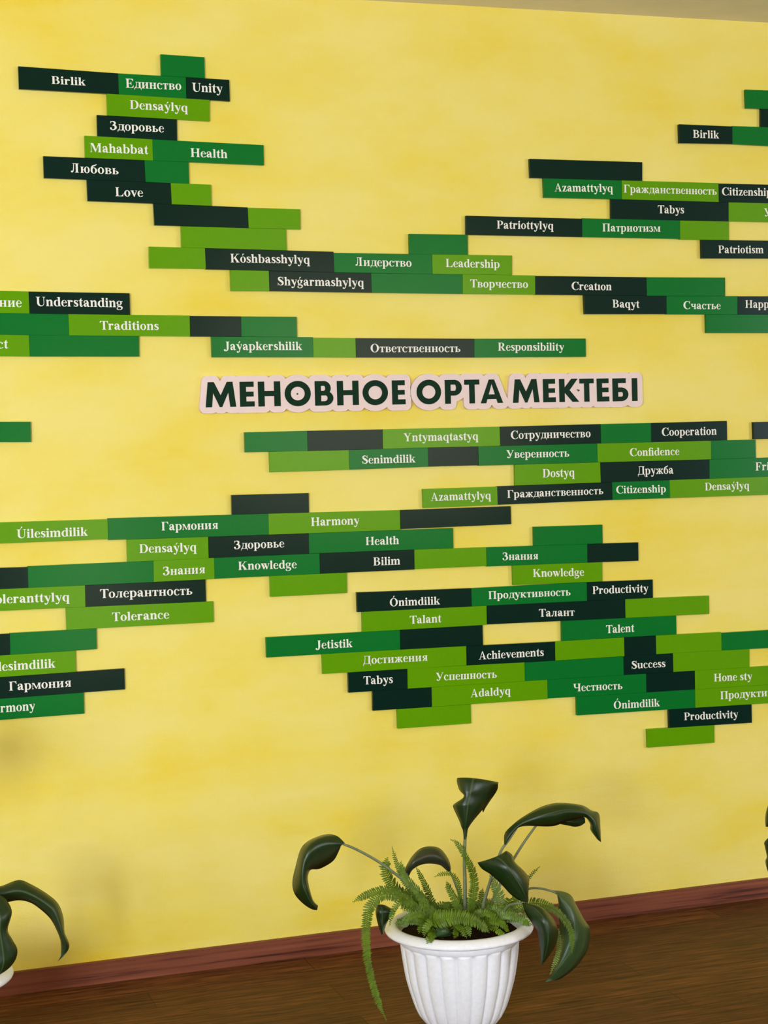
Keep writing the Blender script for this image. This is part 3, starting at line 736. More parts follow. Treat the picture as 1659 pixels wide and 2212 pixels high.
LEAVES = [
 ('left arching leaf with its tip hanging down', [[-580,0,2865], [-1064,-100,3589], [-1285,-100,3812], [-1858,0,4302], [-2407,0,4665], [-2739,0,4832]], [[[-2701,0,4851], [-2759,-30,4837], [-2791,0,4804]], [[-2832,150,4990], [-2982,-120,4894], [-2805,100,4685]], [[-3045,300,5020], [-3280,-200,4916], [-2898,300,4399]], [[-3417,300,4933], [-3575,-300,4828], [-3217,300,4254]], [[-3670,200,4780], [-3736,-300,4599], [-3485,100,4308]], [[-3807,200,4395], [-3797,-300,4333], [-3585,0,4213]], [[-3895,200,4049], [-3789,-300,4104], [-3589,0,4080]], [[-3880,100,3805], [-3731,-300,3922], [-3552,0,3863]], [[-3729,0,3599], [-3602,-200,3670], [-3493,0,3652]], [[-3533,0,3444], [-3477,-100,3525], [-3424,0,3546]], [[-3397,0,3401], [-3386,0,3453], [-3374,0,3496]]],39,0),
 ('small brownish leaf arching low behind the fern', [[101,300,2652], [172,300,3116], [93,300,3420], [-6,300,3689], [-75,300,3853]], [[[-64,300,3839], [-80,300,3840], [-103,300,3832]], [[-16,400,3924], [-142,200,4003], [-194,300,3921]], [[-72,400,4124], [-281,100,4169], [-298,300,4015]], [[-223,500,4348], [-451,100,4296], [-461,300,4069]], [[-454,500,4427], [-661,100,4337], [-672,300,4092]], [[-706,500,4408], [-873,100,4286], [-846,300,4065]], [[-958,400,4273], [-1047,100,4196], [-1002,300,3981]], [[-1162,300,4053], [-1151,200,4003], [-1082,300,3862]], [[-1245,300,3844], [-1198,300,3811], [-1143,300,3760]]],32,1),
 ('tall upright leaf folding back at its top', [[135,0,2672], [173,0,3447], [178,0,4087], [207,0,4632], [215,0,4723]], [[[187,0,4543], [201,-20,4546], [233,0,4538]], [[177,0,4727], [198,-40,4733], [258,0,4718]], [[161,0,4865], [202,-40,4879], [281,0,4853]], [[132,0,4932], [199,-80,4969], [312,0,4914]], [[113,100,5078], [208,-120,5150], [462,100,5025]], [[20,200,5359], [235,-150,5408], [753,200,5251]], [[50,200,5439], [251,-150,5497], [824,200,5336]], [[255,100,5612], [306,-120,5649], [947,200,5509]], [[181,200,5756], [347,-100,5796], [1040,200,5675]], [[161,300,5959], [446,0,6000], [1189,300,5796]], [[283,500,5961], [577,200,5974], [1274,500,5759]], [[498,800,5641], [738,500,5712], [1321,700,5546]], [[708,850,5369], [907,600,5399], [1164,750,5308]], [[941,800,5151], [951,700,5170], [1040,750,5152]], [[989,800,5034], [993,800,5034], [997,800,5034]]],49,0),
 ('long glossy leaf arching to the upper right', [[583,200,2621], [941,300,3542], [1210,300,4172], [1423,300,4428], [1637,300,4695]], [[[1307,300,4376], [1304,250,4344], [1364,300,4359]], [[1352,350,4585], [1396,200,4549], [1491,300,4550]], [[1536,350,4749], [1585,200,4732], [1660,300,4693]], [[1824,400,4903], [1808,150,4859], [1892,300,4719]], [[2266,500,5055], [2159,50,4984], [2424,250,4665]], [[2616,600,5103], [2439,0,5041], [2635,200,4687]], [[2945,600,5106], [2741,0,5076], [2824,200,4748]], [[3464,600,5000], [3113,0,5025], [3141,200,4781]], [[3675,500,4868], [3344,0,4920], [3370,200,4801]], [[3816,400,4800], [3504,0,4742], [3490,200,4627]], [[3799,300,4532], [3569,0,4509], [3505,200,4473]], [[3760,200,4161], [3691,100,4205], [3669,200,4239]]],37,0),
 ('leaf half hidden behind the long glossy one, showing its pale underside', [[777,400,2545], [1315,500,3453], [1673,600,3905], [1962,600,4286], [2275,600,4644]], [[[2264,600,4650], [2280,600,4633], [2298,600,4616]], [[2583,600,4744], [2628,600,4685], [2721,600,4632]], [[2959,600,4750], [2959,500,4683], [3072,600,4553]], [[3196,600,4748], [3194,500,4638], [3261,600,4502]], [[3433,600,4725], [3430,600,4616], [3427,600,4507]], [[3539,600,4692], [3545,600,4637], [3548,600,4571]]],39,0),
 ('broad dark leaf bending forward over the rim', [[540,-200,2676], [501,-300,3137], [568,-400,3501], [654,-500,3860], [699,-600,4169]], [[[504,-500,4031], [642,-550,4145], [936,-500,4247]], [[277,-600,4223], [593,-850,4367], [967,-600,4412]], [[339,-700,4095], [673,-1050,4337], [1079,-700,4341]], [[516,-800,3964], [760,-1200,4219], [1110,-800,4188]], [[757,-850,3715], [886,-1250,4021], [1305,-850,3971]], [[942,-900,3491], [1032,-1250,3781], [1400,-900,3809]], [[1129,-950,3346], [1162,-1200,3539], [1364,-950,3581]], [[1299,-1000,3276], [1288,-1050,3299], [1319,-1000,3310]]],41,0),
 ('pointed dark leaf hanging over the front right of the rim', [[708,-500,2735], [883,-800,3173], [939,-1100,3319], [1075,-1250,3353]], [[[1064,-1250,3359], [1058,-1300,3355], [1096,-1250,3314]], [[1231,-1400,3357], [1166,-1550,3351], [1062,-1400,3232]], [[1407,-1500,3304], [1274,-1750,3246], [1093,-1500,3111]], [[1580,-1550,3148], [1325,-1900,3126], [1177,-1550,2960]], [[1730,-1550,2945], [1364,-1950,2951], [1294,-1550,2792]], [[1808,-1550,2689], [1387,-1950,2765], [1332,-1550,2582]], [[1757,-1550,2447], [1390,-1900,2548], [1349,-1550,2374]], [[1610,-1550,2218], [1397,-1750,2290], [1370,-1550,2176]], [[1398,-1550,1987], [1368,-1600,2011], [1381,-1550,2004]]],32,0),
 ('largest pale green leaf drooping past the right of the rim to the floor', [[1225,200,2600], [1635,300,3078], [1908,300,3216], [2220,300,3185], [2476,200,3108], [2579,200,3040]], [[[2521,300,3104], [2557,150,3072], [2590,200,3002]], [[2822,400,3019], [2637,50,2958], [2620,200,2814]], [[3031,400,2902], [2750,0,2807], [2611,200,2729]], [[3166,400,2658], [2828,-50,2638], [2622,200,2468]], [[3346,400,2309], [2868,-100,2409], [2639,200,2228]], [[3506,400,2049], [2885,-100,2149], [2644,200,1967]], [[3475,350,1781], [2809,-150,1913], [2592,150,1749]], [[3362,300,1525], [2710,-150,1710], [2517,100,1556]], [[3131,250,1284], [2554,-150,1514], [2455,50,1373]], [[2844,200,1106], [2399,-150,1362], [2347,0,1228]], [[2538,100,1023], [2313,-100,1219], [2291,0,1128]], [[2307,0,1050], [2262,0,1099], [2240,0,1113]], [[2133,0,1034], [2136,0,1040], [2141,0,1050]]],32,2),
 ('small dark leaf tucked outside the left of the rim', [[-766,-200,2886], [-1295,-300,3294], [-1566,-300,3538]], [[[-2045,-200,3420], [-1984,-300,3438], [-1841,-200,3378]], [[-2078,-200,3263], [-1985,-400,3303], [-1621,-200,3209]], [[-2055,-200,3081], [-1990,-400,3143], [-1737,-200,3097]], [[-2005,-200,2878], [-1995,-400,2965], [-1835,-200,2947]], [[-1945,-200,2709], [-1959,-300,2755], [-1896,-200,2775]]],28,0),
 ('small rounded leaf inside the front of the rim', [[-260,-500,2797], [-542,-800,2804]], [[[-944,-1000,2922], [-918,-1000,2867], [-974,-1000,2822]], [[-777,-1000,3006], [-854,-1200,2938], [-922,-1000,2750]], [[-642,-1000,2937], [-746,-1200,2900], [-731,-1000,2714]], [[-549,-1000,2822], [-550,-1000,2796], [-593,-1000,2736]]],28,2),
]
FRONDS = [
 ('longest fern frond, trailing over the left rim to the floor', [[-767,-200,2864], [-1414,-500,3518], [-2059,-800,3802], [-2424,-900,3598], [-2509,-900,3276], [-2544,-900,2864], [-2524,-900,2446], [-2442,-900,1966], [-2316,-900,1480], [-2134,-900,1005]],183,86,0),
 ('fern frond reaching out to the far left', [[-673,-100,2870], [-1198,-200,3493], [-1748,-200,3725], [-2192,-200,3691], [-2592,-200,3546]],172,86,0),
 ('tallest fern frond at the left', [[-637,0,2872], [-947,200,3365], [-1239,200,3807], [-1418,200,4236], [-1508,200,4589]],204,43,0),
 ('broad fern frond left of the small arching leaf', [[-765,-200,2939], [-1243,0,3373], [-1621,0,3844], [-1746,0,4125], [-1716,0,4388]],204,151,0),
 ('fern frond beside the long left stalk', [[-708,-200,2933], [-1063,-300,3587], [-1332,-300,3937], [-1458,-300,4163], [-1475,-300,4356]],161,97,0),
 ('upright fern frond under the small arching leaf', [[-451,200,2798], [-562,300,3220], [-656,300,3502], [-785,300,3787], [-903,300,4028]],161,54,0),
 ('small fern frond bending left in front of the tall stalk', [[45,0,2737], [51,0,3333], [3,0,3663], [-151,0,3864], [-379,0,3889], [-562,0,3845]],97,54,0),
 ('short fern frond left of the tall stalk', [[-30,-200,2798], [-132,-200,3242], [-260,-200,3525], [-356,-200,3740]],161,86,0),
 ('fern frond climbing the tall stalk with a curled tip', [[198,-200,2771], [295,-200,3355], [339,-200,3674], [289,-200,3949], [160,-200,4233], [52,-200,4460], [-91,-200,4636], [-214,-200,4713]],172,75,0),
 ('bright fern frond arching across the front of the soil', [[-1072,-800,2995], [-922,-1100,3182], [-515,-1200,3223], [-201,-1300,3149], [73,-1300,2969], [225,-1300,2824]],269,118,0),
 ('fern frond dropping inside the front left of the rim', [[-629,-600,3027], [-996,-1000,3144], [-1179,-1100,3045], [-1240,-1100,2843]],151,86,0),
 ('pale fern frond standing behind the broad dark leaf', [[1208,300,2576], [1202,400,2992], [1094,400,3336], [960,400,3604]],237,97,1),
 ('fern frond tip poking out right of the broad dark leaf', [[1325,300,2562], [1781,500,3123], [2029,500,3452], [2286,500,3658]],97,43,0),
 ('fern frond curving out right over the pale leaf', [[964,-300,2761], [1495,-300,3025], [1818,-500,3071], [2122,-600,2941], [2385,-600,2682], [2543,-600,2401], [2594,-600,2111], [2564,-600,1852]],194,75,0),
 ('thin fern frond hanging between the two right leaves', [[1138,-300,2740], [1753,-500,2828], [2212,-500,2447], [2297,-500,2109], [2242,-500,1788], [2116,-500,1509], [2054,-500,1385]],97,65,1),
 ('pale fern frond resting on the right rim', [[557,-600,2887], [878,-800,2998], [1143,-900,2907], [1412,-900,2650]],151,86,1),
 ('fern frond over the back of the soil', [[293,200,2655], [88,400,2901], [-254,400,3050], [-543,400,3007]],140,86,0),
 ('fern frond between the stalks at the right', [[404,-400,2745], [542,-500,2970], [769,-600,3109], [1037,-700,3072]],140,86,0),
 ('fern frond curling over the soil at the right', [[211,-600,2767], [436,-900,2948], [636,-1100,2891], [801,-1100,2701]],151,86,0),
 ('fern frond in the middle of the soil', [[-52,-400,2746], [122,-700,3039], [390,-800,3098], [619,-900,2969]],140,86,0),
 ('fern frond leaning left over the soil', [[-373,-200,2785], [-794,-300,3183], [-1162,-400,3326], [-1510,-500,3285]],151,86,0),
 ('fern frond low at the left of the soil', [[-615,-400,2867], [-1071,-600,3186], [-1405,-700,3219], [-1631,-700,3067]],140,86,0),
 ('fern frond behind the upright ones at the left', [[-300,300,2754], [-560,500,3115], [-783,500,3359], [-1007,500,3493]],151,75,0),
 ('fern frond dropping to the front lip of the rim', [[-204,-800,2870], [-298,-1200,3040], [-281,-1350,2972], [-261,-1400,2805]],129,75,0),
 ('dark fern frond below the bright arching one', [[-577,-600,2862], [-484,-1100,3004], [-396,-1300,2920], [-331,-1350,2779]],129,75,0),
 ('fern frond spreading at the front right of the soil', [[325,-600,2754], [375,-1100,2838], [472,-1300,2795], [584,-1400,2660]],151,75,0),
 ('fern frond rising right of the tall stalk', [[523,200,2573], [669,300,3024], [764,400,3318]],140,75,0),
 ('fern frond filling the right of the pot', [[1026,0,2621], [1248,0,3032], [1309,-200,3207], [1476,-300,3169]],161,86,0),
 ('drooping fern frond at the left rim', [[-802,-300,2916], [-1361,-500,3459], [-1682,-700,3546], [-1842,-700,3333], [-1916,-700,3069]],129,65,0),
 ('fern frond crossing the back of the pot', [[-208,400,2662], [166,600,2951], [483,600,2992], [807,600,2844]],151,86,0),
]
LEFT_LEAVES = [
 ('arching leaf drooping to the right', [[-30,-200,3062], [296,-200,3978], [702,-200,4435], [1092,-200,4441]], [[[1075,-200,4494], [1083,-300,4457], [1109,-200,4368]], [[1497,-100,4471], [1472,-300,4357], [1483,-100,4122]], [[1905,0,4542], [1830,-300,4390], [1878,-100,4129]], [[2190,0,4406], [2113,-300,4285], [2146,-100,4039]], [[2543,0,4143], [2411,-300,4066], [2367,-100,3854]], [[2747,0,3915], [2602,-300,3859], [2548,-100,3647]], [[2845,0,3604], [2708,-300,3587], [2657,-100,3429]], [[2849,-100,3294], [2778,-300,3300], [2749,-100,3157]], [[2938,-100,3021], [2827,-250,3058], [2756,-100,2950]], [[2852,-200,2866], [2789,-200,2844], [2730,-200,2814]], [[2660,-200,2703], [2668,-200,2710], [2683,-200,2723]]],35,0),
 ('wavy leaf hanging down over the rim', [[47,-500,3088], [465,-500,3936], [868,-500,4390], [1161,-500,4436]], [[[1126,-700,4530], [1104,-700,4462], [1043,-700,4369]], [[1415,-900,4494], [1260,-1000,4374], [1092,-900,4261]], [[1556,-1000,4358], [1304,-1200,4241], [1043,-1000,4148]], [[1625,-1100,4142], [1357,-1300,4082], [1062,-1100,3993]], [[1524,-1100,3794], [1348,-1300,3833], [1052,-1100,3743]], [[1610,-1100,3568], [1373,-1300,3580], [1043,-1100,3494]], [[1706,-1100,3340], [1398,-1300,3326], [1068,-1100,3240]], [[1663,-1100,3129], [1390,-1300,3113], [1094,-1100,3021]], [[1509,-1100,2950], [1323,-1200,2913], [1158,-1100,2869]], [[1295,-1100,2834], [1260,-1100,2820], [1207,-1100,2809]]],35,0),
 ('tall leaf rising out of frame at the left', [[-19,0,3004], [-237,0,4794], [-82,0,6283]], [[[-140,0,6269], [-82,0,6283], [-25,0,6258]], [[-479,200,6884], [-10,0,6878], [385,200,6754]], [[-598,300,7379], [154,0,7364], [751,300,7159]], [[-185,500,7814], [471,200,7706], [1071,500,7351]], [[593,500,7749], [870,400,7487], [1259,500,7079]], [[1207,600,6758], [1236,600,6735], [1255,600,6713]]],35,0),
]
RIGHT_LEAVES = [
 ('leaf drooping left to the picture edge', [[53,0,2660], [-551,0,4161], [-1282,0,5110], [-1710,0,5347]], [[[-1622,0,5404], [-1698,0,5346], [-1724,0,5262]], [[-1892,0,5473], [-2018,-200,5350], [-1777,0,5104]], [[-2164,0,5391], [-2204,-200,5217], [-1879,0,4951]], [[-2303,0,5135], [-2294,-200,5011], [-1969,0,4797]], [[-2356,0,4901], [-2348,-200,4800], [-2035,0,4586]], [[-2343,0,4714], [-2333,0,4719], [-2319,0,4732]]],35,0),
 ('wavy leaf hanging below at the picture edge', [[50,0,2549], [-562,0,3612], [-1171,0,4444], [-1640,0,4601]], [[[-1639,0,4644], [-1664,0,4603], [-1666,0,4538]], [[-2134,0,4521], [-2099,-200,4451], [-1795,0,4268]], [[-2374,0,4378], [-2284,-200,4363], [-1920,0,4194]], [[-2383,0,4274], [-2311,-200,4258], [-1922,0,4086]], [[-2334,0,4029], [-2315,-200,4064], [-1926,0,3923]], [[-2371,0,3913], [-2318,-200,3913], [-1929,0,3760]], [[-2334,0,3729], [-2323,-200,3719], [-1958,0,3589]], [[-2208,0,3410], [-2159,0,3393], [-2110,0,3399]]],35,0),
]
POT_SCALE = 0.001075
POT = (1.3814,-0.7511)
POT_LEFT = (0.2053,-0.6449)
POT_RIGHT = (2.2998,-0.9689)

M = 1e-4
rnd = random.Random(5)
T_PLAQUE = .011
GROUP = 'plaques of the word mosaic on the yellow wall'
for (col, word, label, q, txt) in PLAQUES:
    c = [Vector((q[i] * M, 0, q[i + 1] * M)) for i in (0, 2, 4, 6)]      # TL TR BR BL
    cen = sum(c, Vector()) / 4
    dy = rnd.uniform(-.0006, .0006)
    cen.y = dy
    g = .0001
    loc = [p - cen for p in c]
    ex = (loc[1] - loc[0]).normalized()
    ez = (loc[0] - loc[3]).normalized()
    s = ((1, -1), (-1, -1), (-1, 1), (1, 1))
    loc = [Vector((p.x, 0, p.z)) + ex * (a * g) + ez * (b * g) for p, (a, b) in zip(loc, s)]
    bm = bmesh.new()
    fr = [bm.verts.new(p) for p in loc]
    bk = [bm.verts.new(p + Vector((0, T_PLAQUE - dy, 0))) for p in loc]
    bm.faces.new(fr[::-1])
    bm.faces.new(bk)
    for i in range(4):
        bm.faces.new((fr[i], fr[(i + 1) % 4], bk[(i + 1) % 4], bk[i]))
    bmesh.ops.recalc_face_normals(bm, faces=bm.faces)
    bmesh.ops.bevel(bm, geom=[e for e in bm.edges if all(abs(v.co.y) < 1e-5 for v in e.verts)], offset=.0004, segments=1, affect='EDGES')
    o = link('word_plaque' if word else 'blank_plaque', bm, col)
    o.location = cen
    tag(o, label, 'plaque', GROUP)
    if not word: continue
    pieces, x0, x1 = layout(word)
    A, B, cap = txt
    sy = cap * M / 676
    ex = (c[1] - c[0]).normalized()
    if A and B:
        a = Vector((A[0] * M, 0, A[1] * M)); b = Vector((B[0] * M, 0, B[1] * M))
        sx = (b - a).length / (x1 - x0)
        ex = (b - a).normalized()
    else:
        sx = sy * 1.02
        if A: a = Vector((A[0] * M, 0, A[1] * M))
        else: a = Vector((B[0] * M, 0, B[1] * M)) - ex * ((x1 - x0) * sx)
    vs, fs = merge([[((px - x0) / 100, py / 100) for px, py in p] for p in pieces])
    bm = bmesh.new()
    bv = [bm.verts.new(a + ex * (v.x * 100 * sx) + ez * (v.y * 100 * sy) - cen + Vector((0, -.0005 + dy, 0))) for v in vs]
    for f in fs:
        try: bm.faces.new([bv[i] for i in f])
        except ValueError: pass
    bmesh.ops.delete(bm, geom=[v for v in bm.verts if not v.link_faces], context='VERTS')
    for f in bm.faces:
        f.normal_update()
        if f.normal.y > 0: f.normal_flip()
    link('lettering', bm, 'letter', o)

# ---------------- school sign ----------------
def sans(ch):
    # heavy geometric sans in a unit box: convex pieces, x 0..1, z 0..1
    t = lambda w: w
    if ch == 'М': return Q_((.0, 0), (.21, 0), (.29, 1), (.09, 1)) + Q_((1, 0), (.8, 0), (.71, 1), (.9, 1)) + Q_((.09, 1), (.29, 1), (.5, .47), (.55, 0), (.46, 0)) + Q_((.91, 1), (.71, 1), (.5, .47), (.45, 0), (.54, 0))
    if ch == 'Е': return R_(0, 0, .44, 1) + R_(0, .79, .97, 1) + R_(0, .4, .95, .6) + R_(0, 0, 1, .21)
    if ch == 'Н': return R_(0, 0, .29, 1) + R_(.71, 0, 1, 1) + R_(.2, .41, .8, .62)
    if ch == 'О': return O_(.5, .5, .5, .515, .5, .265, .275, 0, 360, 48)
    if ch == 'В': return R_(0, 0, .34, 1) + R_(.3, .8, .5, 1) + R_(.3, .41, .56, .6) + R_(.3, 0, .56, .18) + O_(.49, .705, .38, .295, .49, .07, .1, -90, 90, 40) + O_(.55, .3, .45, .3, .55, .13, .115, -90, 90, 40)
    if ch == 'Р': return R_(0, 0, .34, 1) + R_(.2, .8, .6, 1) + R_(.2, .34, .6, .54) + O_(.55, .67, .45, .33, .55, .1, .14, -90, 90, 40)
    if ch == 'Т': return R_(0, .79, 1, 1) + R_(.315, 0, .685, 1)
    if ch == 'А': return Q_((0, 0), (.25, 0), (.56, 1), (.38, 1)) + Q_((1, 0), (.75, 0), (.44, 1), (.62, 1)) + R_(.22, .17, .78, .37)
    if ch == 'К': return R_(0, 0, .28, 1) + Q_((.2, .5), (.52, .5), (.95, 1), (.62, 1), (.2, .55)) + Q_((.2, .5), (.52, .52), (1, 0), (.66, 0), (.2, .48))
    if ch == 'Б': return R_(0, 0, .36, 1) + R_(0, .79, .85, 1) + R_(.2, .4, .6, .6) + R_(.2, 0, .6, .2) + O_(.55, .3, .45, .3, .55, .1, .11, -90, 90, 40)
    return R_(0, 0, 1, 1)
letters = []
for (ch, a, b, z0, z1) in SIGN:
    for p in sans(ch):
        letters.append([(a * M + x * (b - a) * M, z0 * M + z * (z1 - z0) * M) for x, z in p])
def grow(p, r, n=20):
    pts = [Vector((x + r * math.cos(2 * math.pi * k / n), y + r * math.sin(2 * math.pi * k / n))) for x, y in p for k in range(n)]
    return [tuple(pts[i]) for i in geometry.convex_hull_2d(pts)]
solid = []
for (ch, a, b, z0, z1) in SIGN:
    if ch == 'О':
        cx, cz, rx, rz = (a + b) / 2 * M, (z0 + z1) / 2 * M, (b - a) / 2 * M + .0165, (z1 - z0) / 2 * M + .0175
        solid.append([(cx + rx * math.cos(t * math.pi / 24), cz + rz * math.sin(t * math.pi / 24)) for t in range(48)])
    else:
        solid += [grow([(a * M + x * (b - a) * M, z0 * M + z * (z1 - z0) * M) for x, z in p], .0165) for p in sans(ch)]
S0 = Vector(((SIGN[0][1] + SIGN[-1][2]) / 2 * M, 0, (SIGN[9][3] + SIGN[9][4]) / 2 * M))
vs, fs = merge([[((x - S0.x) * 100, (z - S0.z) * 100) for x, z in p] for p in solid], 1e-4)
bm = bmesh.new()
bv = [bm.verts.new((v.x / 100, 0, v.y / 100)) for v in vs]
for f in fs: bm.faces.new([bv[i] for i in f])
bmesh.ops.delete(bm, geom=[v for v in bm.verts if not v.link_faces], context='VERTS')
r = bmesh.ops.extrude_face_region(bm, geom=bm.faces[:])
for v in r['geom']:
    if isinstance(v, bmesh.types.BMVert): v.co.y += YF
bmesh.ops.recalc_face_normals(bm, faces=bm.faces)
sign = link('school_sign', bm, 'plate')
sign.location = S0
tag(sign, 'white contour-cut sign with dark green letters МЕНОВНОЕ ОРТА МЕКТЕБІ on the yellow wall', 'sign')
vs, fs = merge([[((x - S0.x) * 100, (z - S0.z) * 100) for x, z in p] for p in letters], 1e-5)
bm = bmesh.new()
bv = [bm.verts.new((v.x / 100, -.0006, v.y / 100)) for v in vs]
for f in fs: bm.faces.new([bv[i] for i in f])
bmesh.ops.delete(bm, geom=[v for v in bm.verts if not v.link_faces], context='VERTS')
for f in bm.faces:
    f.normal_update()
    if f.normal.y > 0: f.normal_flip()
link('lettering', bm, 'plate_letter', sign)
for (sx, sz) in SCREWS:
    bm = bmesh.new()
    bmesh.ops.create_uvsphere(bm, u_segments=12, v_segments=8, radius=.0026)
    for v in bm.verts: v.co = Vector((sx * M - S0.x + v.co.x, v.co.y * .5 - .0003, sz * M - S0.z + v.co.z))
    link('screw', bm, 'screw', sign, True)

# ---------------- potted plants ----------------
PS = POT_SCALE
H = 255 * PS
def lathe(prof, n=88, flute=None, cap=False):
    bm = bmesh.new()
    rings = []
    for (r, z, k) in prof:
        ring = []
        for i in range(n):
            a = 2 * math.pi * i / n
            rr = r * (1 + k * (abs(math.sin(a * 11)) ** .45 - 1)) if k else r
            ring.append(bm.verts.new((rr * math.cos(a) * PS, rr * math.sin(a) * PS, H + z * PS)))
        rings.append(ring)
    for a, b in zip(rings, rings[1:]):
        for i in range(n):
            bm.faces.new((a[i], a[(i + 1) % n], b[(i + 1) % n], b[i]))
    if cap: bm.faces.new(rings[-1])
    bmesh.ops.recalc_face_normals(bm, faces=bm.faces)
    return bm
def body_radius(z):
    pts = [(-38, 127.5), (-60, 126), (-90, 122), (-120, 117), (-145, 110), (-168, 103), (-185, 97), (-199, 90), (-212, 80), (-227, 68), (-240, 59), (-246, 56), (-255, 55)]
    for (z0, r0), (z1, r1) in zip(pts, pts[1:]):
        if z <= z0 and z >= z1: return r0 + (r1 - r0) * (z0 - z) / (z0 - z1)
    return 55
def make_pot(root):
    prof = [(120, -40, 0), (126, -21, 0), (130, -21, 0), (130.5, -30, 0), (130, -37, 0), (128.5, -38.5, 0), (127.5, -40, .0)]
    zs = [-41, -46, -55, -70, -85, -100, -115, -130, -145, -158, -170, -180, -190, -199, -206, -213, -220, -227, -234, -240]
    prof += [(body_radius(z) + 1.5, z, .07 if z < -42 else .03) for z in zs] + [(56, -246, .02), (55, -255, 0), (50, -255, 0)]
    p = link('pot', lathe(prof, 220, cap=True), 'pot', root, True)
    p['label'] = 'white fluted plastic pot'
    rim = [(126, -22, 0), (131, -8, 0), (134, -3, 0), (138, -.5, 0), (144, 0, 0), (150, -2, 0), (156, -6, 0), (159.5, -11, 0), (160, -14, 0), (158.5, -17, 0), (154, -19, 0), (140, -20.5, 0), (129, -21.5, 0)]
    link('rim', lathe(rim, 120), 'pot', p, True)
    bm = bmesh.new()
    sd = random.Random(2)
    cen_v = bm.verts.new((0, 0, H - 16 * PS))
    prev = None
    for k, r in enumerate((30, 60, 90, 112, 127)):
        ring = [bm.verts.new((r * PS * math.cos(i * math.pi / 24), r * PS * math.sin(i * math.pi / 24), H + (-18 - k * 1.2 + sd.uniform(-3, 3)) * PS)) for i in range(48)]
        for i in range(48):
            if prev: bm.faces.new((prev[i], prev[(i + 1) % 48], ring[(i + 1) % 48], ring[i]))
            else: bm.faces.new((cen_v, ring[i], ring[(i + 1) % 48]))
        prev = ring
    bmesh.ops.recalc_face_normals(bm, faces=bm.faces)
    link('soil', bm, 'soil', root, True)

def tube(bm, pts, r0, r1, n=7):
    rings = []
    for i, p in enumerate(pts):
        t = (pts[min(i + 1, len(pts) - 1)] - pts[max(i - 1, 0)]).normalized()
        u = t.cross(Vector((0, 1, .2))).normalized()
        v = t.cross(u)
        r = r0 + (r1 - r0) * i / (len(pts) - 1)
        rings.append([bm.verts.new(p + (u * math.cos(2 * math.pi * k / n) + v * math.sin(2 * math.pi * k / n)) * r) for k in range(n)])
    for a, b in zip(rings, rings[1:]):
        for k in range(n): bm.faces.new((a[k], a[(k + 1) % n], b[(k + 1) % n], b[k]))
    bm.faces.new(rings[0][::-1]); bm.faces.new(rings[-1])

def V3(p): return Vector((p[0] * M, p[1] * M, p[2] * M))

def make_leaf(root, label, stalk, sects, r, col):
    cols = [[tuple(s[k][i] * M for i in range(3)) for s in sects] for k in range(3)]
    L_, M_, R__ = [[Vector(p) for p in _cr(c, 5)] for c in cols]
    n, m = len(L_), 8
    bm = bmesh.new()
    uvl = bm.loops.layers.uv.new('UVMap')
    grid, uv = [], {}
    for i in range(n):
        row = []
        for j in range(m + 1):
            t = j / m
            # half-quadratic through left edge, midrib, right edge
            p = L_[i] * (2 * (t - .5) * (t - 1)) + M_[i] * (4 * t * (1 - t)) + R__[i] * (2 * t * (t - .5))
            v = bm.verts.new(p)
            uv[v] = (t, i / (n - 1))
            row.append(v)
        grid.append(row)
    for i in range(n - 1):
        for j in range(m):
            f = bm.faces.new((grid[i][j], grid[i][j + 1], grid[i + 1][j + 1], grid[i + 1][j]))
            for lp in f.loops: lp[uvl].uv = uv[lp.vert]
    o = link('leaf', bm, 'leaf%d' % col, root, True)
    o['label'] = label
    md = o.modifiers.new('thickness', 'SOLIDIFY')
    md.thickness = .0009
    md.offset = 0
    bm = bmesh.new()
    tube(bm, [Vector(p) for p in _cr([tuple(x * M for x in p) for p in stalk], 6)], r * M, r * M * .7)
    link('stalk', bm, 'stalk', o, True)

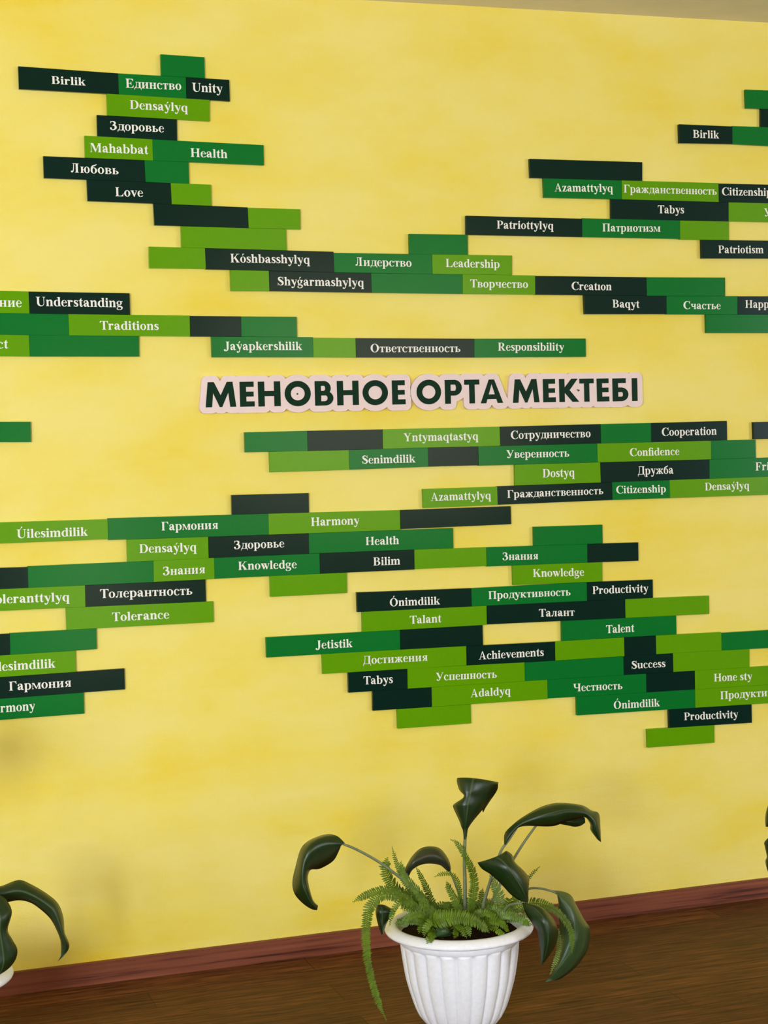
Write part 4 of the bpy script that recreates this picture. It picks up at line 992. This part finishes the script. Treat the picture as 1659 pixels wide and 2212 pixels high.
def make_frond(root, label, pts, l0, l1, shade, seed):
    c = [Vector(p) for p in _cr([tuple(x * M for x in p) for p in pts], 16)]
    rr = random.Random(seed)
    # resample by length
    d = [0]
    for a, b in zip(c, c[1:]): d.append(d[-1] + (b - a).length)
    step = .0047
    n = max(8, int(d[-1] / step))
    path, j = [], 0
    for k in range(n + 1):
        s = d[-1] * k / n
        while j < len(d) - 2 and d[j + 1] < s: j += 1
        t = (s - d[j]) / max(1e-9, d[j + 1] - d[j])
        path.append(c[j].lerp(c[j + 1], t))
    bm = bmesh.new()
    tube(bm, path, .0011, .0006, 5)
    nrm = Vector((.1, -.85, .5)).normalized()
    for k in range(2, n + 1):
        f = k / n
        ln = (l0 + (l1 - l0) * f) * M * min(1, .35 + f * 3) * (1 if f < .9 else max(.3, (1.02 - f) / .12)) * rr.uniform(.88, 1.08)
        wd = min(.0037, .32 * ln + .0008)
        t = (path[min(k + 1, n)] - path[k - 1]).normalized()
        side = t.cross(nrm)
        if side.length < .2: side = t.cross(Vector((0, 0, 1)))
        side.normalize()
        nn = side.cross(t).normalized()
        for sg in (1, -1):
            dr = (side * sg + t * (.28 + rr.uniform(-.08, .08)) + nn * rr.uniform(-.3, .15)).normalized()
            wv = dr.cross(nn).normalized()
            b = path[k] + t * (.0012 * sg)
            p = [b + wv * wd * .45, b - wv * wd * .45, b + dr * ln * .55 - wv * wd * .62 + nn * ln * .06, b + dr * ln * .9 - wv * wd * .35, b + dr * ln - nn * ln * .05, b + dr * ln * .9 + wv * wd * .35, b + dr * ln * .55 + wv * wd * .62 + nn * ln * .06]
            bv = [bm.verts.new(x) for x in p]
            bm.faces.new((bv[0], bv[1], bv[2], bv[6])); bm.faces.new((bv[2], bv[3], bv[5], bv[6])); bm.faces.new((bv[3], bv[4], bv[5]))
    o = link('fern_frond', bm, 'frond%d' % shade, root)
    if label: o['label'] = label

plant = empty('potted_plant', (POT[0], POT[1], 0))
tag(plant, 'white fluted pot of dark arching leaves and fern, standing on the floor before the wall', 'potted plant', 'potted plants along the yellow wall')
make_pot(plant)
for a in LEAVES: make_leaf(plant, *a)
for i, a in enumerate(FRONDS): make_frond(plant, *a, 10 + i)
rs = random.Random(8)
for i in range(30):
    a = rs.uniform(0, 2 * math.pi)
    r0, ln = rs.uniform(5, 75), rs.uniform(50, 85)
    z = (H - 16 * PS) / M
    st = Vector((r0 * math.cos(a), r0 * math.sin(a), 0)) * PS
    dr = Vector((math.cos(a + rs.uniform(-.6, .6)), math.sin(a + rs.uniform(-.6, .6)), 0)) * ln * PS
    hh = rs.uniform(22, 48) * PS
    pts = [(p.x / M, p.y / M, z + q / M) for p, q in ((st, 0), (st + dr * .3, hh * .8), (st + dr * .65, hh), (st + dr, hh * .6))]
    make_frond(plant, None, pts, 15 * PS / M, 8 * PS / M, 0, 60 + i)

def copy_pot(src, root):
    for ch in src.children:
        if ch.name.split('.')[0] in ('pot', 'soil'):
            c = ch.copy(); COL.objects.link(c); c.parent = root
            for g_ in ch.children:
                k = g_.copy(); COL.objects.link(k); k.parent = c
left = empty('potted_plant', (POT_LEFT[0], POT_LEFT[1], 0))
tag(left, 'potted plant cut by the left edge, one dark leaf arching over the wall', 'potted plant', 'potted plants along the yellow wall')
copy_pot(plant, left)
for a in LEFT_LEAVES: make_leaf(left, *a)
right = empty('potted_plant', (POT_RIGHT[0], POT_RIGHT[1], 0))
tag(right, 'potted plant of which only dark leaf tips show at the right edge', 'potted plant', 'potted plants along the yellow wall')
copy_pot(plant, right)
for a in RIGHT_LEAVES: make_leaf(right, *a)
